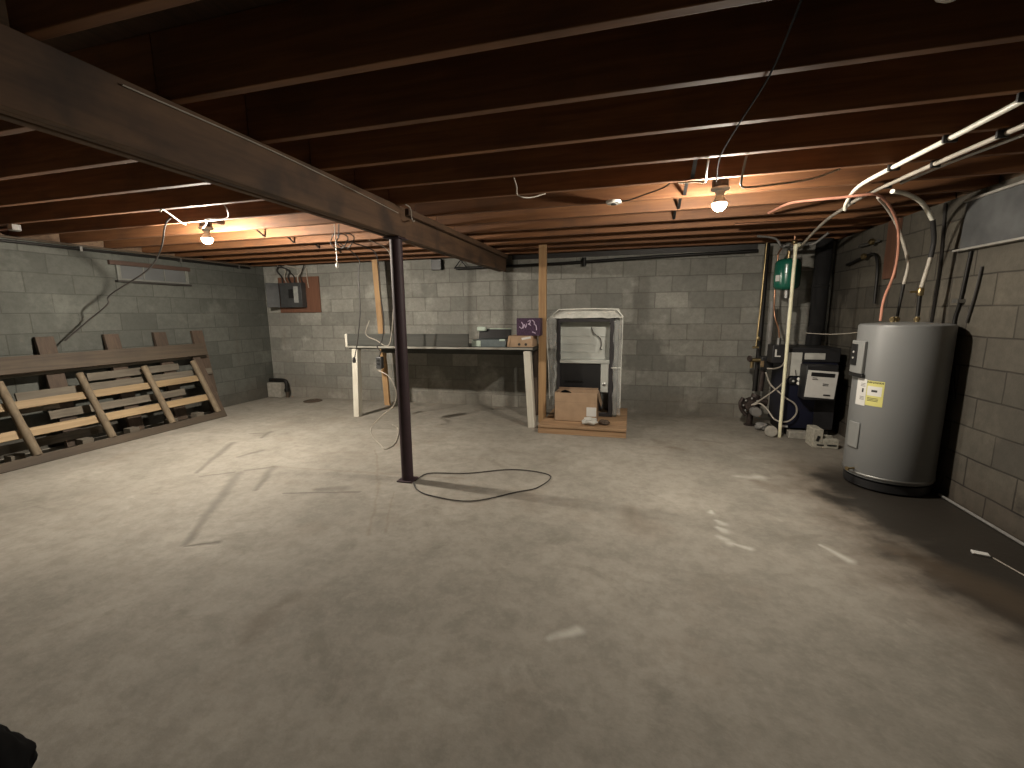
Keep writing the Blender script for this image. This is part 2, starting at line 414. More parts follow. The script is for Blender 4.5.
# ------------------------------------------------------------------ joists, bridging, beam, post
JY = [.98 + .4075 * k for k in range(13)]
BX0, BX1, BZ = -1.80, -1.68, 1.915
bc = (BX0 + BX1) / 2
right = MB().box(bc + .002, XR + .09, -.019, .019, ZC, ZS)
lft = MB().box(XL - .09, bc - .002, -.019, .019, ZC, ZS)
for side, mb, grp in (('water heater', right, 'joists over the water heater side'), ('leaning rack', lft, 'joists over the leaning rack side')):
    proto = None
    for i, y in enumerate(JY):
        if side == 'leaning rack' and i == 0: continue
        if proto is None:
            cx = sum(v.x for v in mb.v) / 8
            proto = o = mb.build('ceiling_joist', 'joist', loc=(cx, 0, ZC), bevel=.003)
        else:
            o = proto.copy(); COL.objects.link(o)
        o.location.y = y
        tag(o, 'brown ceiling joist on the %s side, %s from the back wall' % (side, ORD[len(JY) - 1 - i]), 'joist', grp, 'thing')

def bridging(x, k, label, group):
    y0, y1 = JY[k] + .022, JY[k + 1] - .022
    t = thing('bridging_brace', (x, (y0 + y1) / 2, ZC), label, 'brace', group)
    MB().bar((x - .035, y0, ZS - .015), (x - .035, y1, ZC + .008), .022, .004).build('strap', 'black_metal', t)
    MB().bar((x + .035, y1, ZS - .015), (x + .035, y0, ZC + .008), .022, .004).build('strap', 'black_metal', t)
for k in range(4, 8):
    bridging(.36, k, 'crossed metal bridging in the %s joist bay from the bulb nearer the boiler' % ORD[k - 4], 'bridging on the boiler side')
for k in range(6, 10):
    bridging(-3.62, k, 'crossed metal bridging in the %s joist bay past the bulb by the rack' % ORD[k - 6], 'bridging on the rack side')

bt = thing('support_beam', (bc, 2.2, BZ), 'big dark brown built-up timber beam running under the joists to the back wall', 'beam', None, 'thing')
MB().box(BX0, BX0 + .039, -1.6, 5.905, BZ, ZC).build('plank', 'beam', bt, bevel=.004)
MB().box(BX0 + .041, BX0 + .079, -1.6, 5.905, BZ + .004, ZC).build('plank', 'beam', bt, bevel=.004)
MB().box(BX0 + .081, BX1, -1.6, 3.12, BZ + .002, ZC).build('plank', 'beam', bt, bevel=.004)
MB().box(BX0 + .081, BX1 - .006, 3.123, 5.905, BZ - .004, ZC - .055).build('plank', 'beam', bt, bevel=.004)
MB().box(BX0 + .081, BX1 + .028, 3.126, 5.905, ZC - .05, ZC).build('top_strip', 'beam', bt, bevel=.004)

pt = thing('steel_post', (-1.735, 3.056, 0), 'dark purple-brown round steel post holding up the big beam', 'post', None, 'thing')
MB().cyl((-1.735, 3.056, .012), (-1.735, 3.056, BZ - .014), .047, 28).build('post_tube', 'post', pt)
MB().box(-1.80, -1.67, 2.99, 3.12, 0, .012).build('base_plate', 'post', pt, bevel=.002)
MB().box(-1.80, -1.67, 2.98, 3.13, BZ - .014, BZ - .004).build('cap_plate', 'post', pt, bevel=.002)

# ------------------------------------------------------------------ lamps
def lamp(x, y, zb, lit, label, wire):
    t = thing('bare_bulb_light', (x, y, zb), label, 'light')
    MB().lathe([(.048, 0), (.05, .004), (.05, .045), (.046, .048)], (x, y, zb + .10), 8).build('junction_box', 'box_steel', t)
    MB().lathe([(.022, 0), (.026, .006), (.03, .026), (.055, .034), (.058, .042), (.056, .047), (.02, .048)], (x, y, zb + .052), 32).build('lampholder', 'ceramic', t)
    MB().lathe([(.002, -.044), (.018, -.041), (.033, -.030), (.042, -.012), (.044, .002)], (x, y, zb), 32).build('bulb', lit or 'dead_bulb', t)
    MB().lathe([(.044, .002), (.041, .014), (.031, .034), (.018, .054)], (x, y, zb), 32).build('bulb_neck', 'ceramic', t)
    if wire: MB().tube(wire, .004, 8).build('wire', 'grey_cable', t)
    if lit: MB().box(x - .02, x + .02, y - .18, y + .18, zb + .15, zb + .19).build('hanger_bar', 'old_wood', t, bevel=.002)
    return t
lamp(.522, 3.222, 2.03, 'bulb_weak', 'lit bare bulb in a porcelain holder under the joists nearer the boiler', None)
lamp(-3.726, 3.222, 2.036, 'bulb_strong', 'lit bare bulb in a porcelain holder under the joists over the leaning rack', [(-3.70, 3.20, 2.13), (-3.62, 3.1, 2.105), (-3.4, 2.95, 2.10), (-3.3, 2.86, 2.11), (-3.05, 2.82, 2.095), (-2.86, 2.66, 2.105), (-2.84, 2.62, 2.126)])
lamp(.80, 1.585, 2.205, None, 'unlit white bulb high under the dark joists at the top of the photo', None)
# empty porcelain holder with a lead
t = thing('empty_lampholder', (-.153, 3.36, 2.13), 'empty white porcelain lamp holder with a loose dark lead, no bulb', 'light fitting')
MB().lathe([(.02, 0), (.048, .0), (.054, .006), (.056, .016), (.05, .02)], (-.153, 3.36, 2.112), 32).build('holder_ring', 'ceramic', t)
MB().lathe([(.012, 0), (.02, 0), (.02, .008), (.012, .008)], (-.153, 3.36, 2.104), 20).build('socket', 'black', t)
MB().tube([(-.15, 3.36, 2.135), (-.06, 3.33, 2.12), (.06, 3.24, 2.13), (.16, 3.12, 2.13), (.20, 3.06, 2.14)], .0045, 8).build('lead', 'cable', t)

# pipes and cable loops stapled under the joists
def tubething(name, pts, r, mat, label, cat, group=None, seg=8, loc=None):
    o = MB().tube(pts, r, seg).build(name, mat, loc=loc or pts[0]); return tag(o, label, cat, group)
tubething('short_hanging_cable', [(.36, 2.63, 2.128), (.37, 2.75, 2.10), (.385, 2.9, 2.09), (.35, 3.0, 2.122), (.25, 3.02, 2.127)], .0055, 'white_pvc', 'short white cable drooping between two joists just beside the lit bulb', 'cable')
tubething('hanging_loop_cable', [(.54, 2.63, 2.128), (.545, 2.72, 2.06), (.56, 2.80, 2.03), (.60, 2.84, 2.028), (.72, 2.90, 2.045), (.95, 2.98, 2.08), (1.1, 3.0, 2.126)], .006, 'grey_cable', 'pale cable hanging in a squared loop on the boiler side of the bulb', 'cable')
tubething('ceiling_wire', [(-.69, 2.60, 2.125), (-.70, 2.70, 2.10), (-.71, 2.75, 2.07), (-.68, 2.77, 2.055), (-.64, 2.85, 2.07), (-.58, 2.99, 2.122)], .004, 'grey_cable', 'thin pale hook of wire hanging from a joist between beam and lit bulb', 'wire')
tubething('beam_wire', [(-1.60, 2.98, 2.126), (-1.60, 3.05, 2.115), (-1.597, 3.06, 2.05), (-1.60, 3.09, 2.03), (-1.645, 3.2, 2.06)], .0045, 'grey_cable', 'thin pale wire dropping down the side of the big beam', 'wire')
tubething('ceiling_cable', [(.37, 1.2, 2.128), (.40, 1.5, 2.126), (.42, 1.8, 2.124), (.41, 2.2, 2.126), (.41, 2.6, 2.124), (.47, 3.05, 2.126)], .0035, 'bag', 'dark cable crossing the undersides of the joists toward the lit bulb', 'cable')
tubething('rack_side_wire', [(-3.33, 2.53, 2.10), (-3.38, 2.60, 2.126), (-3.66, 2.94, 2.124), (-3.72, 3.03, 2.126)], .006, 'white_pvc', 'short white cable slanting between joists beside the bulb over the rack', 'cable')
tubething('beam_edge_wire', [(-1.672, 1.2, 2.11), (-1.672, 1.8, 2.115), (-1.672, 2.4, 2.10), (-1.672, 3.0, 2.075)], .003, 'grey_cable', 'thin wire running along the top edge of the big beam', 'wire')
t = thing('hanging_fitting', (-5.1, 2.62, 2.128), 'small metal fitting under a joist by the pallet wall', 'fitting')
MB().lathe([(.03, -.05), (.042, -.045), (.042, 0)], (-5.1, 2.62, 2.13), 8).build('fitting_body', 'steel', t)
MB().cyl((-5.14, 2.62, 2.10), (-5.5, 2.62, 2.10), .008, 10).build('conduit', 'red_pex', t)

# long pipes round the walls
t = thing('wall_conduit', (XL + .05, 3.5, 2.09), 'dark conduit running the length of the pallet wall just under the joists', 'pipe')
MB().tube([(XL + .03, -1.0, 2.072), (XL + .03, 2.9, 2.08), (XL + .03, 4.2, 2.088), (XL + .03, 5.7, 2.088)], .015, 10).build('conduit', 'black_metal', t)
for y in (2.4, 3.5, 4.6, 5.5): MB().box(XL, XL + .05, y - .012, y + .012, 2.06, 2.11).build('clamp', 'dull_steel', t)
t = tag(MB().tube([(XL + .035, -1.0, 2.118), (XL + .035, 5.8, 2.118)], .012, 10, smooth=False).build('galvanised_pipe', 'grey_rail', loc=(XL + .035, 2, 2.118)), 'pale thin pipe along the top of the pallet wall above the dark conduit', 'pipe')
t = thing('hanging_drain_pipe', (-2.4, 5.93, 1.96), 'black pipe along the top of the back wall with a triangular bracket', 'pipe')
MB().tube([(-2.44, 5.94, 1.985), (-1.0, 5.94, 1.995), (.4, 5.94, 2.035), (1.42, 5.94, 2.05)], .02, 12).build('pipe', 'black_metal', t)
MB().tube([(-2.47, 5.95, 1.985), (-2.37, 5.95, 2.10), (-2.27, 5.95, 1.985)], .009, 8, smooth=False).build('bracket', 'black_metal', t)
MB().cyl((-.63, 5.94, 1.95), (-.63, 5.94, 2.06), .028, 14).build('coupling', 'black_metal', t)
tag(MB().box(-2.82, -2.665, 5.93, 6.0, 1.975, 2.125).build('vent_box', 'black', loc=(-2.74, 5.97, 1.975), bevel=.004), 'small black box mounted high on the back wall beside the beam', 'box')

# ------------------------------------------------------------------ leaning rack and pallet on the left
def lean(s, y, n=0.0):
    """a point s metres up the leaning plane, n off its front face"""
    d = Vector((-.44, 0, 1)).normalized(); nn = Vector((d.z, 0, -d.x))
    return Vector((-5.28, y, 0)) + d * s + nn * n
def leanbox(mb, s0, s1, y0, y1, n0, n1, k=0.0):
    """k: drift in y along the slope"""
    vs = [lean(s, y + (k * (s - s0)), n) for s in (s0, s1) for y in (y0, y1) for n in (n0, n1)]
    return mb.add(vs, [(0, 1, 3, 2), (4, 6, 7, 5), (0, 4, 5, 1), (2, 3, 7, 6), (0, 2, 6, 4), (1, 5, 7, 3)])
t = thing('timber_rack', (-5.28, 3.3, 0), 'long wooden rack frame with pale slats and round struts leaning on the block wall', 'rack')
leanbox(MB(), .005, .09, 1.55, 4.56, -.035, .0).build('bottom_rail', 'grey_rail', t, bevel=.004)
leanbox(MB(), .90, 1.075, 1.55, 4.68, -.032, .003).build('top_rail', 'grey_rail', t, bevel=.004)
for s0, s1 in ((.285, .37), (.565, .645)):
    b = leanbox(MB(), s0, s1, 1.6, 4.47, -.065, -.047)
    b.build('slat', 'pale_slat', t, bevel=.003)
for y in (1.95, 2.58, 3.20, 3.84, 4.45):
    MB().tube([lean(.09, y + .03, -.02), lean(.45, y + .015, -.018), lean(.84, y, -.02)], [.036, .033, .034], 12).build('strut', 'strut_wood', t)
leanbox(MB(), .02, .94, 4.50, 4.60, -.072, -.045).build('end_board', 'old_wood', t, bevel=.003)
leanbox(MB(), .02, .94, 1.56, 1.62, -.072, -.045).build('end_board', 'old_wood', t, bevel=.003)
t = thing('old_pallet', (-5.5, 3.7, 0), 'old brown pallet standing against the wall behind the rack, four uprights showing above it', 'pallet')
def up(y0, y1, ztop, k):
    a, b = Vector((-5.62, 0, .02)), Vector((-5.815, 0, ztop)); d = (b - a)
    mb = MB(); vs = []
    for p, dy in ((a, 0), (b, k)):
        for y in (y0, y1):
            for n in (-.02, .02): vs.append(Vector((p.x + n, y + dy, p.z)))
    return mb.add(vs, [(0, 1, 3, 2), (4, 6, 7, 5), (0, 4, 5, 1), (2, 3, 7, 6), (0, 2, 6, 4), (1, 5, 7, 3)])
for y in (2.2, 2.98, 3.58, 4.12, 4.62): up(y, y + .15, 1.155, .0).build('upright', 'old_wood', t, bevel=.003)
for s, (y0, y1) in ((.09, (1.6, 3.3)), (.21, (3.1, 4.74)), (.43, (1.6, 3.0)), (.55, (2.7, 4.74)), (.33, (2.9, 4.3)), (.66, (3.3, 4.3)), (.78, (1.6, 4.74))):
    x = -5.60 - .172 * s - (.02 if s > .7 else 0)
    MB().box(x + .000, x + .024, y0, y1, s, s + .085, Matrix.Rotation(-.17, 3, 'Y')).build('cross_board', 'old_deck', t, bevel=.003)
for y in (2.5, 3.05, 3.5, 3.95, 4.3): MB().box(-5.595, -5.49, y, y + .1, .0, .085).build('spacer_block', 'old_deck', t, bevel=.003)

tubething('hanging_cable', [(-3.6, 2.81, 2.13), (-3.9, 2.99, 2.12), (-4.5, 3.37, 1.99), (-4.85, 3.47, 1.82), (-5.3, 3.39, 1.58), (-5.35, 3.38, 1.48), (-5.53, 3.28, 1.3), (-5.66, 3.14, 1.11)], .0075, 'cable', 'dark cable sagging from the joists down to the top of the leaning rack', 'cable')

# ------------------------------------------------------------------ breaker panel
t = thing('mounting_board', (-5.18, 5.97, 1.39), 'brown plywood board fixed to the back wall behind the breaker panel', 'board')
MB().box(-5.56, -4.785, 5.974, 5.997, 1.395, 1.955).build('board', 'ply', t, bevel=.003)
MB().tube([(-4.99, 5.968, 2.09), (-4.985, 5.968, 1.9), (-4.97, 5.968, 1.78)], .006, 8).build('cable_drop', 'grey_cable', t)
t = thing('breaker_panel', (-5.3, 5.95, 1.5), 'dark grey electrical breaker panel with an open door on the plywood board', 'electrical panel')
MB().box(-5.44, -5.03, 5.865, 5.973, 1.475, 1.86).build('panel_box', 'panel_grey', t, bevel=.006)
MB().box(-5.17, -5.09, 5.855, 5.866, 1.55, 1.80).build('breaker_label', 'panel_light', t, bevel=.002)
MB().box(-5.27, -5.18, 5.855, 5.866, 1.62, 1.76).build('breaker_bank', 'black', t, bevel=.003)
MB().box(-5.47, -5.452, 5.68, 5.865, 1.48, 1.86, Matrix.Rotation(-.62, 3, 'Z'), (-5.45, 5.865, 1.6)).build('panel_door', 'panel_grey', t, bevel=.003)
for k in range(6):
    x = -5.42 + k * .075
    MB().tube([(x, 5.92, 1.862), (x + random.uniform(-.05, .05), 5.93, 1.96), (x + random.uniform(-.15, .1), 5.94, 2.06), (x + random.uniform(-.25, .1), 5.90, 2.13)], .008 if k % 2 else .011, 8).build('supply_cable', 'grey_cable' if k % 3 == 1 else 'cable', t)

# corner block with a black pipe elbow; floor drain
tag(MB().box(-5.845, -5.57, 5.83, 5.995, 0, .25).build('concrete_block', 'pale_block', loc=(-5.7, 5.9, 0), bevel=.012), 'pale concrete block standing on the floor in the far corner', 'block')
t = thing('pipe_elbow', (-5.5, 5.90, 0), 'black pipe elbow lying over the pale block in the far corner', 'pipe')
MB().tube([(-5.83, 5.90, .285), (-5.6, 5.90, .285), (-5.53, 5.90, .275), (-5.505, 5.90, .23), (-5.505, 5.90, .11)], .032, 14).build('elbow', 'black_metal', t)
MB().cyl((-5.505, 5.90, .10), (-5.505, 5.90, .15), .043, 16).build('collar', 'black_metal', t)
MB().cyl((-5.505, 5.90, 0), (-5.505, 5.90, .10), .026, 14).build('stub', 'drain', t)
t = thing('floor_drain', (-4.86, 5.72, 0), 'rusty round drain cover set in the floor near the far corner', 'drain')
MB().lathe([(.14, 0), (.145, .004), (.13, .012), (.09, .012), (.088, .007), (.04, .007), (.038, .012), (.005, .012)], (-4.86, 5.72, 0), 32).build('drain_cover', 'drain', t)

# ------------------------------------------------------------------ workbench
t = thing('workbench', (-2.35, 5.25, 0), 'long grey-topped workbench with white front legs before the block wall', 'workbench')
MB().box(-3.56, -1.10, 4.93, 5.63, .91, .948).build('benchtop', 'bench_top', t, bevel=.003)
MB().box(-3.56, -1.10, 4.905, 4.928, .925, .95).build('front_edge', 'bench_lit_edge', t, bevel=.003)
MB().box(-3.56, -1.885, 4.905, 4.93, .955, 1.108).build('front_lip', 'bench_face', t, bevel=.004)
MB().box(-3.60, -3.562, 4.905, 4.99, .93, 1.105).build('end_cap', 'white_paint', t, bevel=.012)
MB().bar((-3.515, 4.965, 0), (-3.475, 4.965, .908), .08, .09, (0, 1, 0)).build('leg', 'white_paint', t, bevel=.005)
MB().bar((-1.112, 4.945, 0), (-1.165, 4.945, .908), .082, .088, (0, 1, 0)).build('leg', 'white_paint', t, bevel=.005)
MB().bar((-1.2, 5.57, 0), (-1.2, 5.57, .908), .06, .06, (0, 1, 0)).build('leg', 'old_wood', t, bevel=.004)
MB().box(-3.5, -1.15, 5.585, 5.60, .80, .905).build('rear_apron', 'bench_top', t, bevel=.003)
tag(MB().bar((-3.51, 5.70, 0), (-3.585, 5.70, 2.128), .085, .04, (0, 1, 0)).build('timber_stud', 'stud', loc=(-3.57, 5.7, 0), bevel=.003), 'bare pine stud standing from floor to joists behind the workbench', 'stud')
tag(MB().bar((-1.035, 5.175, 0), (-1.03, 5.175, 2.132), .092, .04, (0, 1, 0)).build('timber_post', 'stud', loc=(-1.035, 5.175, 0), bevel=.003), 'orange-brown timber post between the workbench end and the wrapped cabinet', 'post')

# open case, carton and purple box on the bench
t = thing('tool_case', (-1.65, 5.08, .95), 'open grey-green plastic tool case with a black inside on the workbench', 'tool case')
c = MB().box(-1.86, -1.44, 4.985, 4.999, .95, 1.035).box(-1.86, -1.44, 5.19, 5.20, .95, 1.035).box(-1.86, -1.85, 5.0, 5.19, .95, 1.035).box(-1.45, -1.44, 5.0, 5.19, .95, 1.035).box(-1.85, -1.45, 5.0, 5.19, .95, .962)
c.build('case_body', 'case_teal', t, bevel=.004)
MB().box(-1.85, -1.45, 5.16, 5.19, .965, 1.03).box(-1.845, -1.455, 5.0, 5.16, .963, .975).build('case_lining', 'black', t)
R = Matrix.Rotation(-.35, 3, 'X')
MB().box(-1.86, -1.44, 5.20, 5.22, 1.035, 1.16, R, (-1.65, 5.21, 1.035)).build('lid', 'black', t, bevel=.006)
MB().box(-1.75, -1.44, 5.198, 5.224, 1.157, 1.167, R, (-1.65, 5.21, 1.035)).build('lid_rim', 'case_pale', t, bevel=.003)
MB().box(-1.865, -1.755, 4.978, 4.995, .952, 1.025).box(-1.873, -1.858, 4.978, 5.10, .952, 1.035).build('corner_panel', 'case_pale', t, bevel=.006)
MB().box(-1.88, -1.76, 5.20, 5.24, 1.13, 1.185).build('corner_panel', 'case_pale', t, bevel=.01)
MB().box(-1.52, -1.45, 4.98, 5.0, 1.02, 1.045).build('latch', 'case_pale', t, bevel=.006)
t = thing('flat_carton', (-1.22, 5.08, .95), 'low tan cardboard carton on the end of the workbench', 'box')
MB().box(-1.40, -1.11, 4.965, 5.25, .951, 1.085).build('carton_body', 'cardboard', t, bevel=.006)
MB().box(-1.24, -1.13, 4.962, 4.966, 1.045, 1.07, Matrix.Rotation(-.18, 3, 'Y')).build('tape', 'paper', t)
MB().box(-1.41, -1.38, 4.958, 4.963, .955, 1.075, Matrix.Rotation(.16, 3, 'Y')).build('flap', 'cardboard', t, bevel=.002)
for x in (-1.27, -1.19): MB().lathe([(.016, 0), (.016, .002)], (x, 4.9645, .985), 14, (0, -1, 0)).build('hand_hole', 'cable', t)
t = thing('purple_box', (-1.19, 5.09, 1.087), 'small dark purple printed box on top of the tan carton', 'box')
MB().box(-1.31, -1.025, 5.0, 5.14, 1.0855, 1.29).build('box_body', 'purple', t, bevel=.004)
p = MB()
for pts in ([(-1.275, 1.19), (-1.245, 1.17), (-1.23, 1.21), (-1.25, 1.245)], [(-1.23, 1.17), (-1.215, 1.215), (-1.20, 1.18), (-1.185, 1.225)], [(-1.175, 1.25), (-1.145, 1.262), (-1.15, 1.228), (-1.165, 1.222), (-1.135, 1.205)],
            [(-1.125, 1.265), (-1.10, 1.25), (-1.09, 1.21)], [(-1.10, 1.22), (-1.075, 1.20), (-1.068, 1.15)], [(-1.12, 1.13), (-1.08, 1.115)]):
    p.tube([(x, 4.999, z) for x, z in pts], .006, 6)
p.build('printing', 'lilac', t)

# ------------------------------------------------------------------ platform with wrapped cabinet and carton
t = thing('plank_platform', (-.5, 5.2, 0), 'low platform of tan planks on the floor under the wrapped cabinet', 'platform')
R0 = Matrix.Rotation(.06, 3, 'Z')
def pbox(mb, x0, x1, y0, y1, z0, z1): return mb.box(x0, x1, y0, y1, z0, z1)
for k in range(6):
    y0 = 4.69 + k * .185
    MB().box(-.985 if y0 < 4.95 else -.965, -.02, y0, y0 + .18, .07, .10).build('plank', 'pallet', t, bevel=.004)
MB().box(-.99, -.02, 4.70, 4.74, 0, .068).build('front_rail', 'pallet', t, bevel=.004)
MB().box(-.925, -.02, 5.72, 5.76, 0, .068).build('rear_rail', 'pallet', t, bevel=.004)
for x in (-.95, -.5, -.07): MB().box(x, x + .05, 4.745, 5.715, 0, .068).build('cross_rail', 'pallet', t)

t = thing('wrapped_cabinet', (-.53, 5.5, .102), 'grey sheet-metal cabinet with dark front frame, wrapped in clear plastic film', 'cabinet')
cy = 5.26
MB().box(-.90, -.86, cy, 5.74, .102, 1.30).build('side_panel', 'side_panel', t, bevel=.004)
MB().box(-.19, -.15, cy, 5.74, .102, 1.30).build('side_panel', 'side_panel', t, bevel=.004)
MB().box(-.86, -.19, cy + .02, 5.74, 1.27, 1.30).build('top_panel', 'side_panel', t, bevel=.004)
MB().box(-.86, -.19, 5.70, 5.74, .102, 1.27).build('back_panel', 'galv', t)
fr = MB().box(-.865, -.825, cy - .02, cy, .102, 1.29).box(-.245, -.195, cy - .02, cy, .102, 1.29).box(-.825, -.245, cy - .02, cy, 1.235, 1.29).box(-.825, -.245, cy - .02, cy, .102, .15)
fr.build('front_frame', 'frame_dark', t, bevel=.004)
up_ = MB().box(-.86, -.845, cy, 5.5, .76, 1.25).box(-.22, -.205, cy, 5.5, .76, 1.25).box(-.845, -.22, 5.40, 5.415, .76, 1.25)
ub = up_.build('upper_compartment', 'galv', t)
rb = MB()
for z in (.86, .96, 1.06, 1.15): rb.box(-.84, -.225, 5.392, 5.40, z, z + .008)
rb.build('rib', 'galv', ub)
MB().tube([(-.47, 5.38, 1.17), (-.44, 5.37, 1.10), (-.40, 5.37, 1.07), (-.36, 5.37, 1.03), (-.345, 5.37, .96), (-.36, 5.37, .91), (-.335, 5.37, .905)], .006, 8).build('loose_wire', 'cable', ub)
MB().box(-.83, -.24, cy - .025, 5.42, .745, .785).build('divider', 'galv', t, bevel=.004)
lo = MB().box(-.83, -.345, cy + .0, 5.5, .16, .74); lo.build('lower_compartment', 'black', t, bevel=.006)
MB().cyl((-.76, cy - .004, .52), (-.55, cy - .004, .525), .012, 12).build('lower_rail', 'black_metal', t)
MB().box(-.34, -.25, cy - .015, cy + .01, .40, .742).build('stile', 'galv', t, bevel=.004)
MB().lathe([(.02, 0), (.022, .01), (.012, .018)], (-.295, cy - .016, .50), 18, (0, -1, 0)).build('knob', 'steel', t)
# film: crumpled sheets standing off the metal
def sheet(fn, nu, nv, amp, seed, thick=.0015):
    mb = MB(); P = []
    for i in range(nu + 1):
        for j in range(nv + 1):
            p = Vector(fn(i / nu, j / nv)); q = p * 9 + Vector((seed, seed * 2, 0))
            p += Vector((mnoise.noise(q), mnoise.noise(q + Vector((31, 0, 0))) - .2, mnoise.noise(q + Vector((0, 57, 0))) * .6)) * amp
            P.append(p)
    W = nv + 1
    fs = [(i * W + j, (i + 1) * W + j, (i + 1) * W + j + 1, i * W + j + 1) for i in range(nu) for j in range(nv)]
    mb.add(P, fs, True); return mb
def film(name, mb, mat, parent):
    o = mb.build(name, mat, parent)
    s = o.modifiers.new('thickness', 'SOLIDIFY'); s.thickness = .0015
    return o
film('film_front', sheet(lambda u, v: (-.192 + u * .085, cy - .045, .13 + v * 1.13), 10, 34, .022, 3), 'film', t)
film('film_front', sheet(lambda u, v: (-.965 + u * .095, cy - .04, .20 + v * 1.08), 8, 34, .03, 8), 'film', t)
film('film_side', sheet(lambda u, v: (-.115, cy - .03 + u * .5, .12 + v * 1.2), 12, 30, .02, 12), 'film', t)
film('film_side', sheet(lambda u, v: (-.945, cy - .03 + u * .5, .15 + v * 1.2), 12, 30, .02, 17), 'film', t)
film('film_top', sheet(lambda u, v: (-.975 + .13 * v + u * (.865 - .17 * v), cy - .045 + .12 * v, 1.285 + .105 * v), 26, 6, .02, 21), 'film_white', t)
e = MB()
e.tube([(-.95, cy - .05, .28), (-.965, cy - .05, .7), (-.985, cy - .05, 1.05), (-.99, cy - .045, 1.26), (-.85, cy - .02, 1.385)], .006, 8, smooth=False)
e.tube([(-.105, cy - .05, .22), (-.105, cy - .05, .7), (-.10, cy - .05, 1.27), (-.15, cy - .02, 1.385)], .005, 8, smooth=False)
e.tube([(-.85, cy - .02, 1.385), (-.55, cy - .01, 1.392), (-.15, cy - .02, 1.385)], .006, 8)
e.tube([(-.17, cy - .03, 1.385), (-.095, cy - .05, 1.29)], .008, 8)
e.tube([(-.22, cy - .05, .70), (-.11, cy - .05, .705)], .007, 8)
e.build('film_edge', 'film_white', t)

t = thing('open_carton', (-.6, 5.05, .102), 'open brown cardboard box with a white label on the plank platform', 'box')
bx0, bx1, by0, by1, bz0, bz1 = -.84, -.35, 4.93, 5.17, .102, .435
MB().box(bx0 - .0, bx1, by0, by0 + .006, bz0, bz1).box(bx0, bx1, by1 - .006, by1, bz0, bz1).box(bx0, bx0 + .006, by0, by1, bz0, bz1).box(bx1 - .006, bx1, by0, by1, bz0, bz1).box(bx0, bx1, by0, by1, bz0, bz0 + .006).build('box_body', 'cardboard', t, bevel=.002)
MB().box(bx1 - .003, bx1 + .003, by0 + .01, by1 - .02, bz1 - .15, bz1, Matrix.Rotation(-.28, 3, 'Y'), (bx1, 5, bz1)).build('flap', 'cardboard_in', t, bevel=.001)
MB().box(bx0 + .01, bx1 - .01, by1, by1 + .005, bz1, bz1 + .025).build('flap', 'cardboard_in', t, bevel=.001)
MB().box(-.47, -.36, by0 - .003, by0, .17, .275).build('address_label', 'paper', t)
MB().box(bx0 + .002, bx1 - .002, by0 - .002, by0 + .0005, .325, .329).build('crease', 'cardboard_in', t)
tag(sheet(lambda u, v: (-.80 + .16 * u, 4.99 + .12 * v, .395 + .05 * math.sin(u * PI) * math.sin(v * PI)), 10, 8, .02, 40).build('dark_wrapping', 'bag', loc=(-.73, 5.05, .40)), 'crumpled dark plastic showing inside the open brown carton', 'wrapping')
def lump(c, r, seed, amp=.35, name=None, sub=3):
    bm = bmesh.new(); bmesh.ops.create_icosphere(bm, subdivisions=sub, radius=1)
    for v in bm.verts:
        k = 1 + amp * mnoise.noise(v.co * 1.9 + Vector((seed, 0, 0))) + amp * .5 * mnoise.noise(v.co * 4.5 + Vector((0, seed, 0)))
        v.co = Vector((v.co.x * r[0], v.co.y * r[1], max(v.co.z, -.75) * r[2])) * k + Vector(c)
    mb = MB(); mb.add([v.co.copy() for v in bm.verts], [tuple(v.index for v in f.verts) for f in bm.faces], True); bm.free(); return mb
def sit(mb, z):
    d = z - min(v.z for v in mb.v)
    for v in mb.v: v.z += d
    return mb
tag(sit(lump((-.42, 4.80, .13), (.085, .05, .045), 2), .101).build('plastic_scrap', 'paper_grey', loc=(-.42, 4.80, .1)), 'crumpled grey-white plastic scrap on the platform before the open carton', 'wrapping')
tag(sit(lump((-.265, 4.85, .12), (.06, .04, .03), 5), .101).build('packing_lump', 'old_wood', loc=(-.29, 4.84, .1)), 'small brown crumpled lump on the platform beside the plastic scrap', 'wrapping')

# ------------------------------------------------------------------ cords hanging near the post
def cord(name, pts, label, r=.0065, mat='cable', end=None):
    t = thing(name, pts[0], label, 'cord')
    MB().tube(pts, r, 8).build('cord', mat, t)
    if end: end(t)
    return t
def plug(p, s=.03):
    def fn(t):
        x, y, z = p
        MB().lathe([(.008, .05), (.018, .035), (.022, 0), (.016, -.02), (.005, -.022)][::-1], (x, y, z), 14).build('plug', 'black_rubber', t)
    return fn
cord('black_hanging_lead', [(-3.13, 4.30, 2.13), (-3.04, 4.5, 1.98), (-3.055, 4.5, 1.8), (-3.065, 4.5, 1.4), (-3.12, 4.5, 1.07), (-3.18, 4.5, .84)], 'black cord hanging straight from the joists before the bench, plug at its end', end=plug((-3.19, 4.5, .80)))
def outlet(t):
    MB().box(-2.875, -2.80, 4.46, 4.52, .72, .86).build('outlet_box', 'panel_grey', t, bevel=.01)
    for z in (.77, .81): MB().box(-2.852, -2.825, 4.452, 4.461, z, z + .02).build('outlet_face', 'black', t)
cord('drop_cord', [(-2.98, 4.24, 2.13), (-2.86, 4.5, 2.07), (-2.79, 4.5, 1.93), (-2.79, 4.5, 1.62), (-2.76, 4.5, 1.28), (-2.80, 4.5, 1.05), (-2.86, 4.49, .98), (-2.82, 4.49, .92), (-2.84, 4.49, .86)], 'dark drop cord by the steel post ending in a metal outlet box', end=outlet)
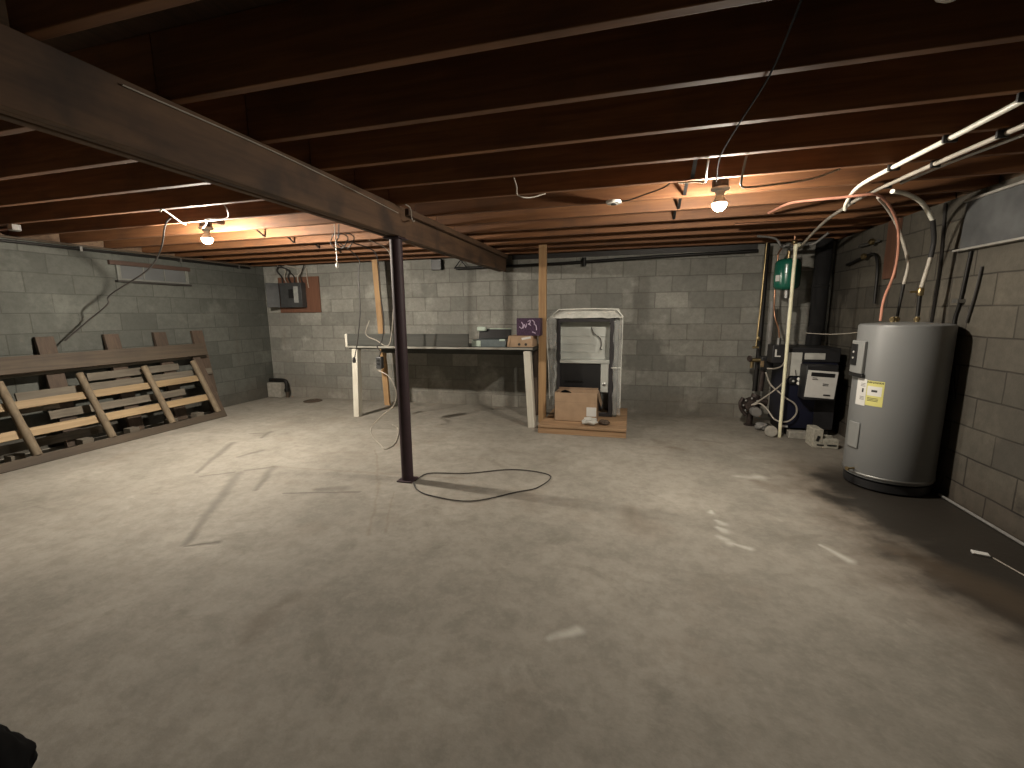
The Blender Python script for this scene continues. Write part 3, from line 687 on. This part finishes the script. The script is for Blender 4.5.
cord('pale_cord', [(-2.72, 4.24, 2.13), (-2.63, 4.45, 2.05), (-2.62, 4.5, 1.84), (-2.63, 4.5, 1.4), (-2.72, 4.52, 1.0), (-2.90, 4.54, 1.05), (-3.02, 4.52, 1.12), (-2.95, 4.5, 1.28)], 'pale cord looping down beside the steel post in front of the bench', .0055, 'grey_cable')
cord('trailing_lead', [(-2.84, 4.46, .70), (-2.77, 4.42, .69), (-2.66, 4.4, .63), (-2.59, 4.4, .47), (-2.63, 4.4, .31), (-2.79, 4.4, .18), (-2.95, 4.4, .02), (-2.72, 4.08, .008), (-2.5, 3.87, .008), (-2.36, 3.74, .008), (-2.37, 3.95, .008), (-2.60, 4.42, .008), (-2.76, 4.56, .03)], 'pale cord trailing from the outlet box to a loop on the floor', .006, 'grey_cable')
cord('coiled_cord', [(-2.50, 3.44, 2.13), (-2.51, 3.44, 2.02)] + [(-2.57 + .07 * math.cos(a) + .01 * a, 3.46 + .012 * math.sin(3 * a), 1.99 + .06 * math.sin(a)) for a in [k * .7 + 1.2 for k in range(20)]], 'black cord hung in a small coil from the joists beside the beam', .005)
def pull(t): MB().lathe([(.004, 0), (.011, .004), (.013, .03), (.005, .05)], (-2.53, 3.42, 1.755), 12).build('pull_end', 'ceramic', t)
cord('pull_string', [(-2.53, 3.42, 2.13), (-2.53, 3.42, 1.80)], 'white pull string with a small end hanging beside the coiled cord', .0035, 'white_pvc', pull)
cord('loop_on_floor', [(-1.66, 3.04, .008), (-1.62, 3.22, .008), (-1.3, 3.30, .008), (-.95, 3.48, .008), (-.62, 3.42, .008), (-.66, 3.15, .008), (-.80, 3.02, .008), (-1.08, 2.78, .0085), (-1.40, 2.80, .008), (-1.56, 2.88, .008), (-1.655, 3.0, .010)], 'thin dark cord lying in a long loop on the floor by the steel post', .0045)

# ------------------------------------------------------------------ boiler group
t = thing('boiler', (1.85, 5.55, 0), 'navy blue heating boiler with a black top, gauges and a burner control box', 'boiler')
MB().box(1.635, 2.10, 5.27, 5.80, .075, .80).build('jacket', 'navy', t, bevel=.008)
MB().box(1.92, 2.105, 5.262, 5.27, .08, .78).build('front_shade_panel', 'boiler_black', t, bevel=.002)  # black part of the front, partly painting in shade cast by the burner box
MB().box(1.63, 2.11, 5.26, 5.81, .802, .955).build('jacket_top', 'boiler_black', t, bevel=.008)
MB().box(1.78, 1.97, 5.25, 5.26, .832, .90).build('maker_plate', 'paper_grey', t, bevel=.003)
MB().box(1.63, 1.755, 5.243, 5.259, .655, .905).build('control_sheet', 'paper_grey', t, bevel=.003)
MB().tube([(1.70, 5.235, .72), (1.71, 5.235, .66)], .004, 8).build('gauge_wire', 'cable', t)
g = MB().lathe([(.036, 0), (.038, .004), (.038, .022), (.03, .026)], (1.685, 5.262, .60), 24, (0, -1, 0)).build('gauge', 'black', t)
MB().lathe([(.012, 0), (.012, .002)], (1.688, 5.234, .60), 14, (0, -1, 0)).build('gauge_face', 'paper', g)
for z in (.575, .62): MB().lathe([(.018, 0), (.019, .02), (.012, .026)], (1.745, 5.262, z), 16, (0, -1, 0)).build('knob', 'ceramic', t)
MB().box(1.62, 1.685, 5.262, 5.268, .082, .105).build('rating_tag', 'paper', t)
R = Matrix.Rotation(.06, 3, 'Y')
b = MB().box(1.745, 2.03, 5.07, 5.26, .43, .79).build('burner_box', 'boiler_black', t, bevel=.008)
MB().box(1.752, 2.022, 5.062, 5.0685, .455, .735, R).build('burner_cover', 'paper', b, bevel=.003)
MB().box(1.79, 2.0, 5.058, 5.063, .675, .715, R).build('cover_slot', 'black', b)
w = MB()
for z, x0, x1 in ((.655, 1.80, 1.84), (.64, 1.80, 1.85), (.60, 1.90, 1.95), (.585, 1.90, 1.95), (.49, 1.92, 1.98), (.482, 1.92, 1.98)): w.box(x0, x1, 5.058, 5.0625, z, z + .007, R, (1.887, 5.06, .595))
w.build('cover_print', 'ink', b)
for x in (1.66, 2.03): MB().box(x, x + .05, 5.29, 5.78, .0, .073).build('foot_rail', 'black_metal', t)
# black control box and fittings on its flue-side
MB().box(1.49, 1.632, 5.32, 5.52, .78, .975).build('aquastat', 'boiler_black', t, bevel=.008)
MB().box(1.515, 1.53, 5.312, 5.32, .85, .93).box(1.53, 1.57, 5.312, 5.32, .85, .862).build('aquastat_mark', 'paper', t)
MB().cyl((1.57, 5.42, .975), (1.57, 5.42, 1.05), .022, 12).build('probe', 'dull_steel', t)

tag(MB().box(1.655, 1.93, 5.10, 5.20, 0, .075).build('patio_brick', 'pale_block', loc=(1.79, 5.15, 0), bevel=.006), 'pale concrete brick on the floor before the navy boiler', 'brick')
# cinder block
t_ = MB()
t_.box(1.765, 1.85, 4.79, 4.98, 0, .19)
t_.box(1.85, 1.99, 4.79, 4.86, 0, .095); t_.box(1.85, 1.99, 4.94, 4.98, 0, .095); t_.box(1.85, 1.99, 4.86, 4.94, 0, .03)
o = thing('cinder_block', (1.86, 4.88, 0), 'broken grey cinder block on the floor between boiler and water heater', 'block')
t_.build('block_body', 'cinder', o, bevel=.006)
MB().box(1.795, 1.82, 4.786, 4.79, .07, .125, Matrix.Rotation(.25, 3, 'Y')).box(1.80, 1.86, 4.786, 4.79, .028, .04).box(1.89, 1.97, 4.786, 4.79, .028, .042).build('core_hole', 'black', o)

# flue pipe
t = thing('stovepipe', (2.06, 5.82, .957), 'black stovepipe rising from the boiler to the joists in the corner', 'pipe')
MB().tube([(2.0, 5.70, .957), (2.0, 5.70, 1.05), (2.06, 5.82, 1.16)], .075, 28, smooth=False).build('flue_elbow', 'soot_black', t)
MB().cyl((2.06, 5.82, 1.12), (2.06, 5.82, 2.132), .082, 28).build('flue_pipe', 'soot_black', t)
MB().lathe([(.082, 0), (.088, .004), (.088, .03), (.082, .034)], (2.06, 5.82, 1.60), 28).build('flue_collar', 'soot_black', t)

# tall pipes left of the boiler, valve and pump
t = thing('heating_pipes', (1.44, 5.62, .3), 'tall black and copper heating pipes with a black zone valve beside the boiler', 'pipework')
MB().tube([(1.46, 5.72, 2.10), (1.46, 5.72, .95), (1.44, 5.70, .40)], .026, 14, smooth=False).build('riser', 'black_metal', t)
MB().tube([(1.435, 5.66, 2.10), (1.42, 5.64, 1.4), (1.40, 5.62, .92)], .011, 12, smooth=False).build('copper_riser', 'brass', t)
MB().tube([(1.53, 5.62, 1.45), (1.53, 5.62, .84)], .028, 14, smooth=False).build('grey_riser', 'cast_grey', t)
MB().tube([(1.50, 5.64, .66), (1.485, 5.64, .415)], .03, 14, smooth=False).build('lower_riser', 'pump_iron', t)
MB().box(1.45, 1.575, 5.55, 5.67, .675, .825).build('zone_valve', 'black', t, bevel=.008)
MB().box(1.44, 1.475, 5.538, 5.55, .71, .78).build('valve_tag', 'pale_slat', t, bevel=.002)
MB().cyl((1.34, 5.62, .78), (1.45, 5.62, .78), .024, 14).cyl((1.37, 5.62, .76), (1.37, 5.62, .69), .02, 14).build('valve_fitting', 'brass', t)
MB().lathe([(.03, 0), (.036, .006), (.036, .014), (.03, .02)], (1.345, 5.60, .80), 16, (-1, -.6, 0)).build('valve_wheel', 'pump_iron', t)
MB().lathe([(.02, 0), (.022, .03), (.01, .034)], (1.40, 5.58, 1.03), 14, (0, -1, 0)).cyl((1.36, 5.60, .93), (1.42, 5.60, .93), .014, 10).build('bleed_valve', 'brass', t)
t = thing('circulator_pump', (1.41, 5.60, 0), 'dark iron circulator pump with a round grey motor end, low beside the boiler', 'pump')
pm = MB().lathe([(.05, 0), (.085, .01), (.095, .03), (.095, .07), (.07, .10), (.06, .12)], (1.40, 5.62, .255), 28, (-.25, -1, 0)).build('volute', 'pump_iron', t)
for k in range(8):
    a = 2 * PI * k / 8
    MB().lathe([(.012, 0), (.012, .025), (.006, .028)], (1.40 - .02 + .082 * math.cos(a), 5.545, .255 + .082 * math.sin(a)), 6, (-.25, -1, 0)).build('bolt', 'dull_steel', pm)
MB().lathe([(.048, 0), (.055, .01), (.055, .10), (.048, .115), (.02, .118)], (1.405, 5.52, .20), 28, (.05, -1, 0)).build('motor', 'cast_grey', t)
MB().cyl((1.43, 5.64, .30), (1.45, 5.645, .37), .05, 18).cyl((1.45, 5.62, .30), (1.56, 5.62, .28), .042, 18).build('flange', 'pump_iron', t)
MB().cyl((1.39, 5.60, .17), (1.39, 5.62, 0), .035, 16).lathe([(.06, 0), (.06, .012)], (1.39, 5.62, 0), 20).build('support_leg', 'pump_iron', t)
MB().tube([(1.30, 5.60, .33), (1.27, 5.58, .27), (1.29, 5.58, .19), (1.34, 5.57, .13)], .022, 10).build('side_pipe', 'pump_iron', t)
tubething('valve_conduit', [(1.51, 5.53, .695), (1.55, 5.48, .70), (1.58, 5.42, .715), (1.60, 5.34, .75), (1.61, 5.295, .80)], .0085, 'grey_cable', 'short grey armoured cable from the black zone valve up to the boiler', 'cable', 'armoured cables')
tubething('pump_conduit', [(1.36, 5.46, .275), (1.43, 5.42, .34), (1.53, 5.34, .46), (1.595, 5.25, .57), (1.635, 5.22, .665)], .0085, 'grey_cable', 'grey armoured cable rising straight from the pump to the boiler front', 'cable', 'armoured cables')
tubething('looping_conduit', [(1.37, 5.42, .285), (1.43, 5.40, .31), (1.50, 5.36, .25), (1.565, 5.28, .155), (1.66, 5.205, .16), (1.735, 5.205, .25), (1.72, 5.21, .35), (1.63, 5.225, .415), (1.58, 5.30, .465), (1.53, 5.45, .53), (1.49, 5.50, .655)], .0085, 'grey_cable', 'grey armoured cable making a wide loop in front of the boiler', 'cable', 'armoured cables')
t = thing('round_cover', (1.49, 5.10, 0), 'pale round cover leaning by the foot of the white pole', 'cover')
MB().lathe([(.055, 0), (.06, .004), (.06, .014), (.05, .018)], (1.488, 5.13, .062), 24, (-.3, -1, .25)).build('cover_disc', 'pale_block', t)
tag(sit(lump((1.47, 5.40, .05), (.07, .06, .05), 9), 0).build('rag', 'cast_grey', loc=(1.47, 5.40, 0)), 'small grey rag on the floor beside the pump', 'rag')
t = thing('white_pole', (1.572, 5.12, 0), 'long cream plastic pipe standing before the boiler up to the pipes overhead', 'pipe')
MB().tube([(1.572, 5.13, .0), (1.565, 5.12, 1.0), (1.555, 5.10, 1.955)], .0165, 14, smooth=False).build('pole', 'cream_pvc', t)
MB().tube([(1.555, 5.10, 1.95), (1.557, 5.10, 1.985), (1.59, 5.12, 1.99)], .02, 12).build('elbow', 'cream_pvc', t)

t = thing('expansion_tank', (1.59, 5.40, 1.56), 'glossy green expansion tank hanging from the pipes above the boiler', 'tank')
MB().lathe([(.02, .0), (.07, .006), (.105, .02), (.122, .045), (.125, .07), (.125, .265), (.122, .29), (.105, .315), (.07, .33), (.02, .336)], (1.59, 5.40, 1.56), 40).build('tank_body', 'green', t)
MB().lathe([(.1265, 0), (.128, .004), (.1265, .008)], (1.59, 5.40, 1.725), 40).build('seam', 'green', t)
def patch(cx, cy_, r, a0, a1, z0, z1, n=10, lift=.0015, skew=0.0):
    mb = MB(); P = []
    for k in range(n + 1):
        a = a0 + (a1 - a0) * k / n
        for rr in (r + .0002, r + lift):
            for z in (z0, z1): P.append((cx + rr * math.cos(a), cy_ + rr * math.sin(a), z + skew * k / n))
    fs = []
    for k in range(n):
        b = k * 4; fs += [(b + 2, b + 6, b + 7, b + 3), (b, b + 1, b + 5, b + 4), (b, b + 4, b + 6, b + 2), (b + 1, b + 3, b + 7, b + 5)]
    fs += [(0, 2, 3, 1), (n * 4, n * 4 + 1, n * 4 + 3, n * 4 + 2)]
    return mb.add(P, fs, True)
patch(1.59, 5.40, .125, math.radians(198), math.radians(222), 1.655, 1.72).build('sticker', 'paper', t)
MB().cyl((1.59, 5.40, 1.895), (1.59, 5.40, 1.97), .018, 14).build('tank_neck', 'brass', t)
MB().cyl((1.60, 5.40, 1.48), (1.60, 5.40, 1.562), .03, 14).build('lower_stub', 'dull_steel', t)

t = thing('pipe_manifold', (1.6, 5.40, 2.0), 'cluster of valves and copper pipes above the green tank', 'pipework')
MB().tube([(1.50, 5.40, 2.02), (1.72, 5.40, 2.02)], .017, 12, smooth=False).build('header', 'dull_steel', t)
MB().lathe([(.02, 0), (.03, .012), (.03, .03), (.02, .042)], (1.63, 5.40, 2.04), 16).build('air_vent', 'brass', t)
MB().cyl((1.63, 5.40, 2.0), (1.63, 5.40, 2.13), .012, 12).build('vent_pipe', 'copper', t)
for x in (1.535, 1.70):
    MB().lathe([(.014, 0), (.024, .008), (.024, .03), (.014, .04)], (x, 5.39, 2.0), 14).cyl((x, 5.36, 2.02), (x, 5.33, 2.02), .007, 8).box(x - .03, x + .03, 5.322, 5.332, 2.012, 2.028).build('valve', 'dull_steel', t)
MB().tube([(1.53, 5.42, 2.02), (1.53, 5.54, 1.97), (1.53, 5.555, 1.90), (1.53, 5.555, 1.50), (1.53, 5.50, 1.30), (1.58, 5.49, 1.14), (1.60, 5.49, .985)], .009, 10).build('copper_drop', 'copper', t)
MB().tube([(1.66, 5.47, 1.48), (1.66, 5.47, 1.2), (1.66, 5.46, .975)], .018, 12, smooth=False).build('return_pipe', 'steel', t)
MB().tube([(1.72, 5.40, 2.03), (1.80, 5.38, 2.03), (1.86, 5.34, 2.08), (1.90, 5.30, 2.125)], .012, 10).build('side_tube', 'cast_grey', t)
MB().tube([(1.50, 5.40, 2.03), (1.46, 5.38, 2.09), (1.38, 5.35, 2.115), (1.25, 5.3, 2.125)], .011, 10).build('side_tube', 'cast_grey', t)
tag(MB().tube([(.87, 4.5, 2.118), (1.60, 4.5, 2.118)], .011, 12, smooth=False).build('copper_pipe', 'copper', loc=(.87, 4.5, 2.118)), 'thin copper pipe running level under the joists before the green tank', 'pipe')

# ------------------------------------------------------------------ water heater
hx, hy, hr, hz0, hz1 = 1.945, 3.88, .274, .085, 1.24
t = thing('water_heater', (hx, hy, 0), 'tall grey cylindrical water heater with a yellow label standing by the wall', 'water heater')
MB().lathe([(hr - .02, hz0), (hr - .004, hz0 + .004), (hr, hz0 + .02), (hr, hz1 - .02), (hr - .003, hz1 - .008), (hr - .012, hz1 - .002), (hr - .03, hz1), (.10, hz1 + .012), (.02, hz1 + .014)], (hx, hy, 0), 72).build('tank_body', 'heater_grey', t)
MB().lathe([(hr + .0015, 0), (hr + .004, .003), (hr + .004, .014), (hr + .0015, .017)], (hx, hy, hz0 + .018), 72).build('bottom_band', 'dull_steel', t)
MB().lathe([(hr - .03, 0), (hr - .012, .004), (hr - .012, .06), (hr - .03, .066)], (hx, hy, .012), 48).build('base_ring', 'black', t)
for k in range(3):
    a = .9 + k * 2.1
    MB().box(hx + .2 * math.cos(a) - .045, hx + .2 * math.cos(a) + .045, hy + .2 * math.sin(a) - .045, hy + .2 * math.sin(a) + .045, 0, .012).build('foot', 'black', t)
def around(a, r, z): return Vector((hx + r * math.cos(a), hy + r * math.sin(a), z))
deg = math.radians
cp = patch(hx, hy, hr, deg(167), deg(199), .87, 1.115, 10, .028).build('control_panel', 'heater_cover', t, bevel=.006)
patch(hx, hy, hr + .028, deg(171), deg(188), .93, 1.09, 8, .006).build('display', 'black', cp, bevel=.002)
for z in (.985, 1.03): MB().lathe([(.008, 0), (.008, .004)], around(deg(181), hr + .034, z), 10, (math.cos(deg(181)), math.sin(deg(181)), 0)).build('button', 'paper_grey', cp)
patch(hx, hy, hr, deg(167), deg(201), .845, .867, 10, .03).build('panel_lip', 'black', cp, bevel=.004)
patch(hx, hy, hr, deg(181), deg(203), .30, .50, 10, .012).build('access_cover', 'heater_cover', t, bevel=.005)
patch(hx, hy, hr, deg(187), deg(205), .635, .835, 8, .001).build('notice_label', 'paper', t)
yl = patch(hx, hy, hr, deg(205.5), deg(229), .645, .83, 10, .0015).build('energy_label', 'yellow', t)
patch(hx, hy, hr + .0015, deg(207), deg(226.5), .72, .79, 10, .0006).build('label_field', 'paper', yl)
def wrap_text(txt, size, a_mid, z, r, bold=0.0):
    cu = bpy.data.curves.new('t', 'FONT'); cu.body = txt; cu.size = size; cu.align_x = 'CENTER'; cu.offset = bold
    o = bpy.data.objects.new('t', cu); COL.objects.link(o)
    bpy.context.view_layer.update()
    me = bpy.data.meshes.new_from_object(o)
    mb = MB(); vs = [around(a_mid + v.co.x / r, r, z + v.co.y) for v in me.vertices]
    mb.add(vs, [tuple(p.vertices) for p in me.polygons]); bpy.data.objects.remove(o); bpy.data.curves.remove(cu); bpy.data.meshes.remove(me)
    return mb
wrap_text('ENERGYGUIDE', .0165, deg(216.7), .812, hr + .0024, .0006).build('label_heading', 'ink', yl)
patch(hx, hy, hr + .0021, deg(213), deg(221), .748, .764, 6, .0006).build('label_figure', 'ink', yl)
pl = MB()
for z in (.700, .690, .680): pl.add(patch(hx, hy, hr + .0015, deg(208), deg(223), z, z + .004, 6, .0006).v, patch(hx, hy, hr + .0015, deg(208), deg(223), z, z + .004, 6, .0006).f)
pl.build('label_lines', 'ink', yl)
nl = MB()
for z in (.80, .79, .78, .70, .69, .68):
    q = patch(hx, hy, hr + .001, deg(195), deg(203), z, z + .003, 4, .0006); nl.add(q.v, q.f)
q = patch(hx, hy, hr + .001, deg(198), deg(201), .735, .765, 4, .0006); nl.add(q.v, q.f)
nl.build('notice_print', 'ink', t)
for (x, y) in ((1.87, 3.90), (1.93, 3.97), (2.02, 3.90)):
    MB().cyl((x, y, hz1 - .005), (x, y, hz1 + .05), .014, 14).lathe([(.02, 0), (.02, .018)], (x, y, hz1 + .022), 8).build('nipple', 'brass', t)
MB().lathe([(.008, 0), (.008, .05), (.015, .055), (.015, .065)], around(deg(200), hr - .004, .14), 14, (math.cos(deg(200)), math.sin(deg(200)), 0)).build('drain_valve', 'brass', t)
tag(MB().lathe([(.235, 0), (.25, .002), (.275, .03), (.272, .03), (.248, .006), (.06, .004)], (hx + .0, hy - .0, 0), 40).build('heater_pan', 'black_rubber', loc=(hx, hy, 0)), 'shallow black pan under the grey water heater', 'pan') if False else None

tubething('red_tube', [(1.03, 4.08, 2.12), (1.08, 3.76, 2.116), (1.19, 3.6, 2.095), (1.33, 3.53, 2.085), (1.42, 3.49, 2.082), (1.51, 3.5, 2.078), (1.65, 3.65, 2.035), (1.78, 3.8, 1.93), (1.845, 3.89, 1.77), (1.86, 3.94, 1.6), (1.80, 3.90, 1.42), (1.78, 3.87, 1.262)], .009, 'red_pex', 'red tube curving down from the joists to the top of the water heater', 'pipe')
t = thing('grey_hose', (1.5, 3.6, 2.09), 'thinner grey-white hose curving down to the water heater beside the red tube', 'hose')
MB().tube([(1.54, 3.56, 2.075), (1.69, 3.76, 2.04), (1.82, 3.9, 1.95), (1.905, 3.95, 1.81), (1.95, 3.96, 1.67), (1.94, 3.96, 1.53)], .011, 10).build('hose', 'grey_cable', t)
MB().cyl((1.94, 3.96, 1.53), (1.93, 3.97, 1.293), .010, 10).build('copper_tail', 'black_metal', t)
t = thing('thick_hose', (1.52, 3.5, 2.09), 'thick pale hose arching down to a valve over the water heater', 'hose')
MB().tube([(1.57, 3.46, 2.085), (1.71, 3.6, 2.095), (1.88, 3.75, 2.06), (2.0, 3.84, 1.96)], .014, 12).build('hose', 'white_pvc', t)
MB().tube([(2.0, 3.84, 1.96), (2.05, 3.89, 1.83), (2.05, 3.90, 1.71)], .0155, 12).build('black_sleeve', 'black_rubber', t)
MB().tube([(2.05, 3.90, 1.71), (2.035, 3.90, 1.6), (2.02, 3.90, 1.50)], .013, 12).build('lower_hose', 'grey_cable', t)
MB().lathe([(.014, 0), (.02, .01), (.02, .05), (.014, .06)], (2.018, 3.90, 1.44), 14).box(1.955, 2.01, 3.893, 3.907, 1.463, 1.477).build('valve', 'brass', t)
MB().cyl((2.018, 3.90, 1.44), (2.02, 3.90, 1.293), .013, 12).build('tail', 'black_metal', t)

t = thing('white_pipe', (1.39, 2.9, 2.11), 'upper long white plastic pipe clipped under the joists toward the water heater', 'pipe')
MB().tube([(1.40, .9, 2.115), (1.395, 2.2, 2.115), (1.36, 2.95, 2.115), (1.345, 3.25, 2.113), (1.36, 3.42, 2.113), (1.38, 3.54, 2.105), (1.40, 3.66, 2.07), (1.42, 3.72, 2.04)], .012, 12).build('pipe', 'white_pvc', t)
for y in (1.79, 2.2, 2.61, 3.02): MB().box(1.355 - (.02 if y > 2.8 else 0), 1.412 - (.02 if y > 2.8 else 0), y - .008, y + .008, 2.099, 2.132).build('clip', 'black', t, bevel=.003)
t = thing('white_pipe', (1.6, 3.0, 2.11), 'lower long grey-white pipe clipped under the joists nearer the wall', 'pipe')
MB().tube([(1.72, .9, 2.11), (1.60, 2.45, 2.115), (1.53, 3.2, 2.115), (1.50, 3.7, 2.112), (1.52, 4.0, 2.105), (1.56, 4.4, 2.10), (1.60, 4.8, 2.06), (1.62, 5.1, 2.0), (1.66, 5.35, 1.975)], .012, 12).build('pipe', 'grey_cable', t)
for y in (2.2, 2.61, 3.02, 3.43, 3.84): MB().box(1.485 + (3.84 - y) * .055, 1.525 + (3.84 - y) * .06, y - .008, y + .008, 2.098, 2.132).build('clip', 'black', t, bevel=.003)
tag(MB().tube([(1.80, .9, 2.115), (1.70, 2.45, 2.118), (1.62, 3.0, 2.12), (1.585, 3.4, 2.12)], .010, 10).build('grey_conduit', 'steel', loc=(1.7, 2.4, 2.118)), 'short grey conduit beside the lower white pipe near the boarded window', 'pipe')

# wall-side cables and fittings on the right wall
tubething('wall_cable', [(2.222, 4.14, 2.12), (2.222, 4.12, 1.91), (2.222, 4.10, 1.64), (2.222, 4.11, 1.25), (2.222, 4.12, .9)], .010, 'cable', 'dark cable down the wall behind the water heater', 'cable')
t = thing('wall_conduit_drop', (2.22, 3.83, 1.2), 'dark conduit dropping from the boarded window behind the heater', 'pipe')
MB().tube([(2.222, 3.80, 1.733), (2.222, 3.83, 1.41), (2.222, 3.86, 1.23), (2.222, 3.80, .9), (2.222, 3.75, .71)], .011, 10).build('conduit', 'black_metal', t)
MB().box(2.19, 2.233, 3.80, 3.86, 1.385, 1.41).build('strap', 'dull_steel', t)
tubething('short_wall_pipe', [(2.222, 3.68, 1.62), (2.222, 3.70, 1.45), (2.222, 3.74, 1.25)], .008, 'cable', 'short dark pipe on the wall just past the heater conduit', 'pipe')
t = thing('wall_plank', (2.22, 4.8, 1.6), 'brown wooden plank on the wall behind the heater pipes', 'board')
MB().box(2.205, 2.233, 4.69, 4.86, 1.62, 2.13).build('plank', 'ply', t, bevel=.003)
t = thing('wall_valves', (2.2, 5.1, 1.9), 'small pipe valves and stubs on the dark wall beside the plank', 'pipework')
MB().tube([(2.19, 5.32, 1.98), (2.19, 5.12, 1.98), (2.19, 4.96, 1.98)], .014, 10, smooth=False).build('pipe', 'dull_steel', t)
MB().tube([(2.19, 5.55, 1.82), (2.19, 5.2, 1.86), (2.19, 5.0, 1.86), (2.19, 4.92, 1.72), (2.19, 4.90, 1.40)], .014, 10).build('pipe', 'black_metal', t)
MB().lathe([(.02, 0), (.028, .01), (.028, .03), (.016, .04)], (2.18, 5.02, 1.98), 14, (-1, 0, 0)).build('valve', 'brass', t)
MB().lathe([(.02, 0), (.028, .01), (.028, .03), (.016, .04)], (2.18, 5.14, 1.86), 14, (-1, 0, 0)).build('valve', 'brass', t)
tubething('hanging_wire', [(1.70, 5.05, 1.12), (1.85, 4.8, 1.12), (2.05, 4.6, 1.16), (2.20, 4.45, 1.22)], .0035, 'grey_cable', 'thin pale wire strung between boiler and the heater wall', 'wire')

tubething('floor_hose', [(2.195, 3.70, .014), (2.195, 3.3, .014), (2.195, 2.9, .014), (2.19, 2.4, .014)], .009, 'cast_grey', 'pale thin hose lying along the foot of the heater wall', 'hose')
t = tag(MB().box(1.865, 1.935, 2.805, 2.845, .0, .012, Matrix.Rotation(-.3, 3, 'Z')).build('paper_scrap', 'paper', loc=(1.9, 2.82, 0), bevel=.003), 'small white scrap on the dark damp floor', 'scrap')
tubething('floor_wire', [(1.935, 2.79, .006), (1.95, 2.7, .005), (1.97, 2.58, .005), (1.99, 2.4, .005)], .0035, 'grey_cable', 'thin pale wire on the damp floor beside the white scrap', 'wire')

# dark thing in the near corner
tag(sit(lump((-1.83, .56, .06), (.27, .15, .09), 14, .14, sub=5), 0).build('black_bag', 'bag', loc=(-1.90, .60, 0)), 'black bundle on the floor at the bottom corner of the photo', 'bundle')

# ------------------------------------------------------------------ camera and output
cd = bpy.data.cameras.new('camera'); cam = bpy.data.objects.new('camera', cd); COL.objects.link(cam)
r_ = Vector((0.96471147, 0.26312603, -0.00982215)); u_ = Vector((-0.03251928, 0.15607819, 0.98720925)); f_ = Vector((-0.26129347, 0.95205267, -0.15912709))
m = Matrix((r_, u_, -f_)).transposed().to_4x4(); m.translation = Vector((0, 0, 1.34))
cam.matrix_world = m
cd.sensor_fit = 'HORIZONTAL'; cd.sensor_width = 36.0; cd.lens = 36.0 * 435.0 / 1024.0
cd.clip_start = .02; cd.clip_end = 60
S.camera = cam
wd = bpy.data.worlds.new('world'); S.world = wd; wd.use_nodes = True
wd.node_tree.nodes['Background'].inputs[0].default_value = (0, 0, 0, 1)
wd.node_tree.nodes['Background'].inputs[1].default_value = 0.0
vs = S.view_settings
S.display_settings.display_device = 'sRGB'
vs.view_transform = 'Standard'; vs.look = 'None'; vs.exposure = 0.0; vs.gamma = 1.0; vs.use_curve_mapping = False
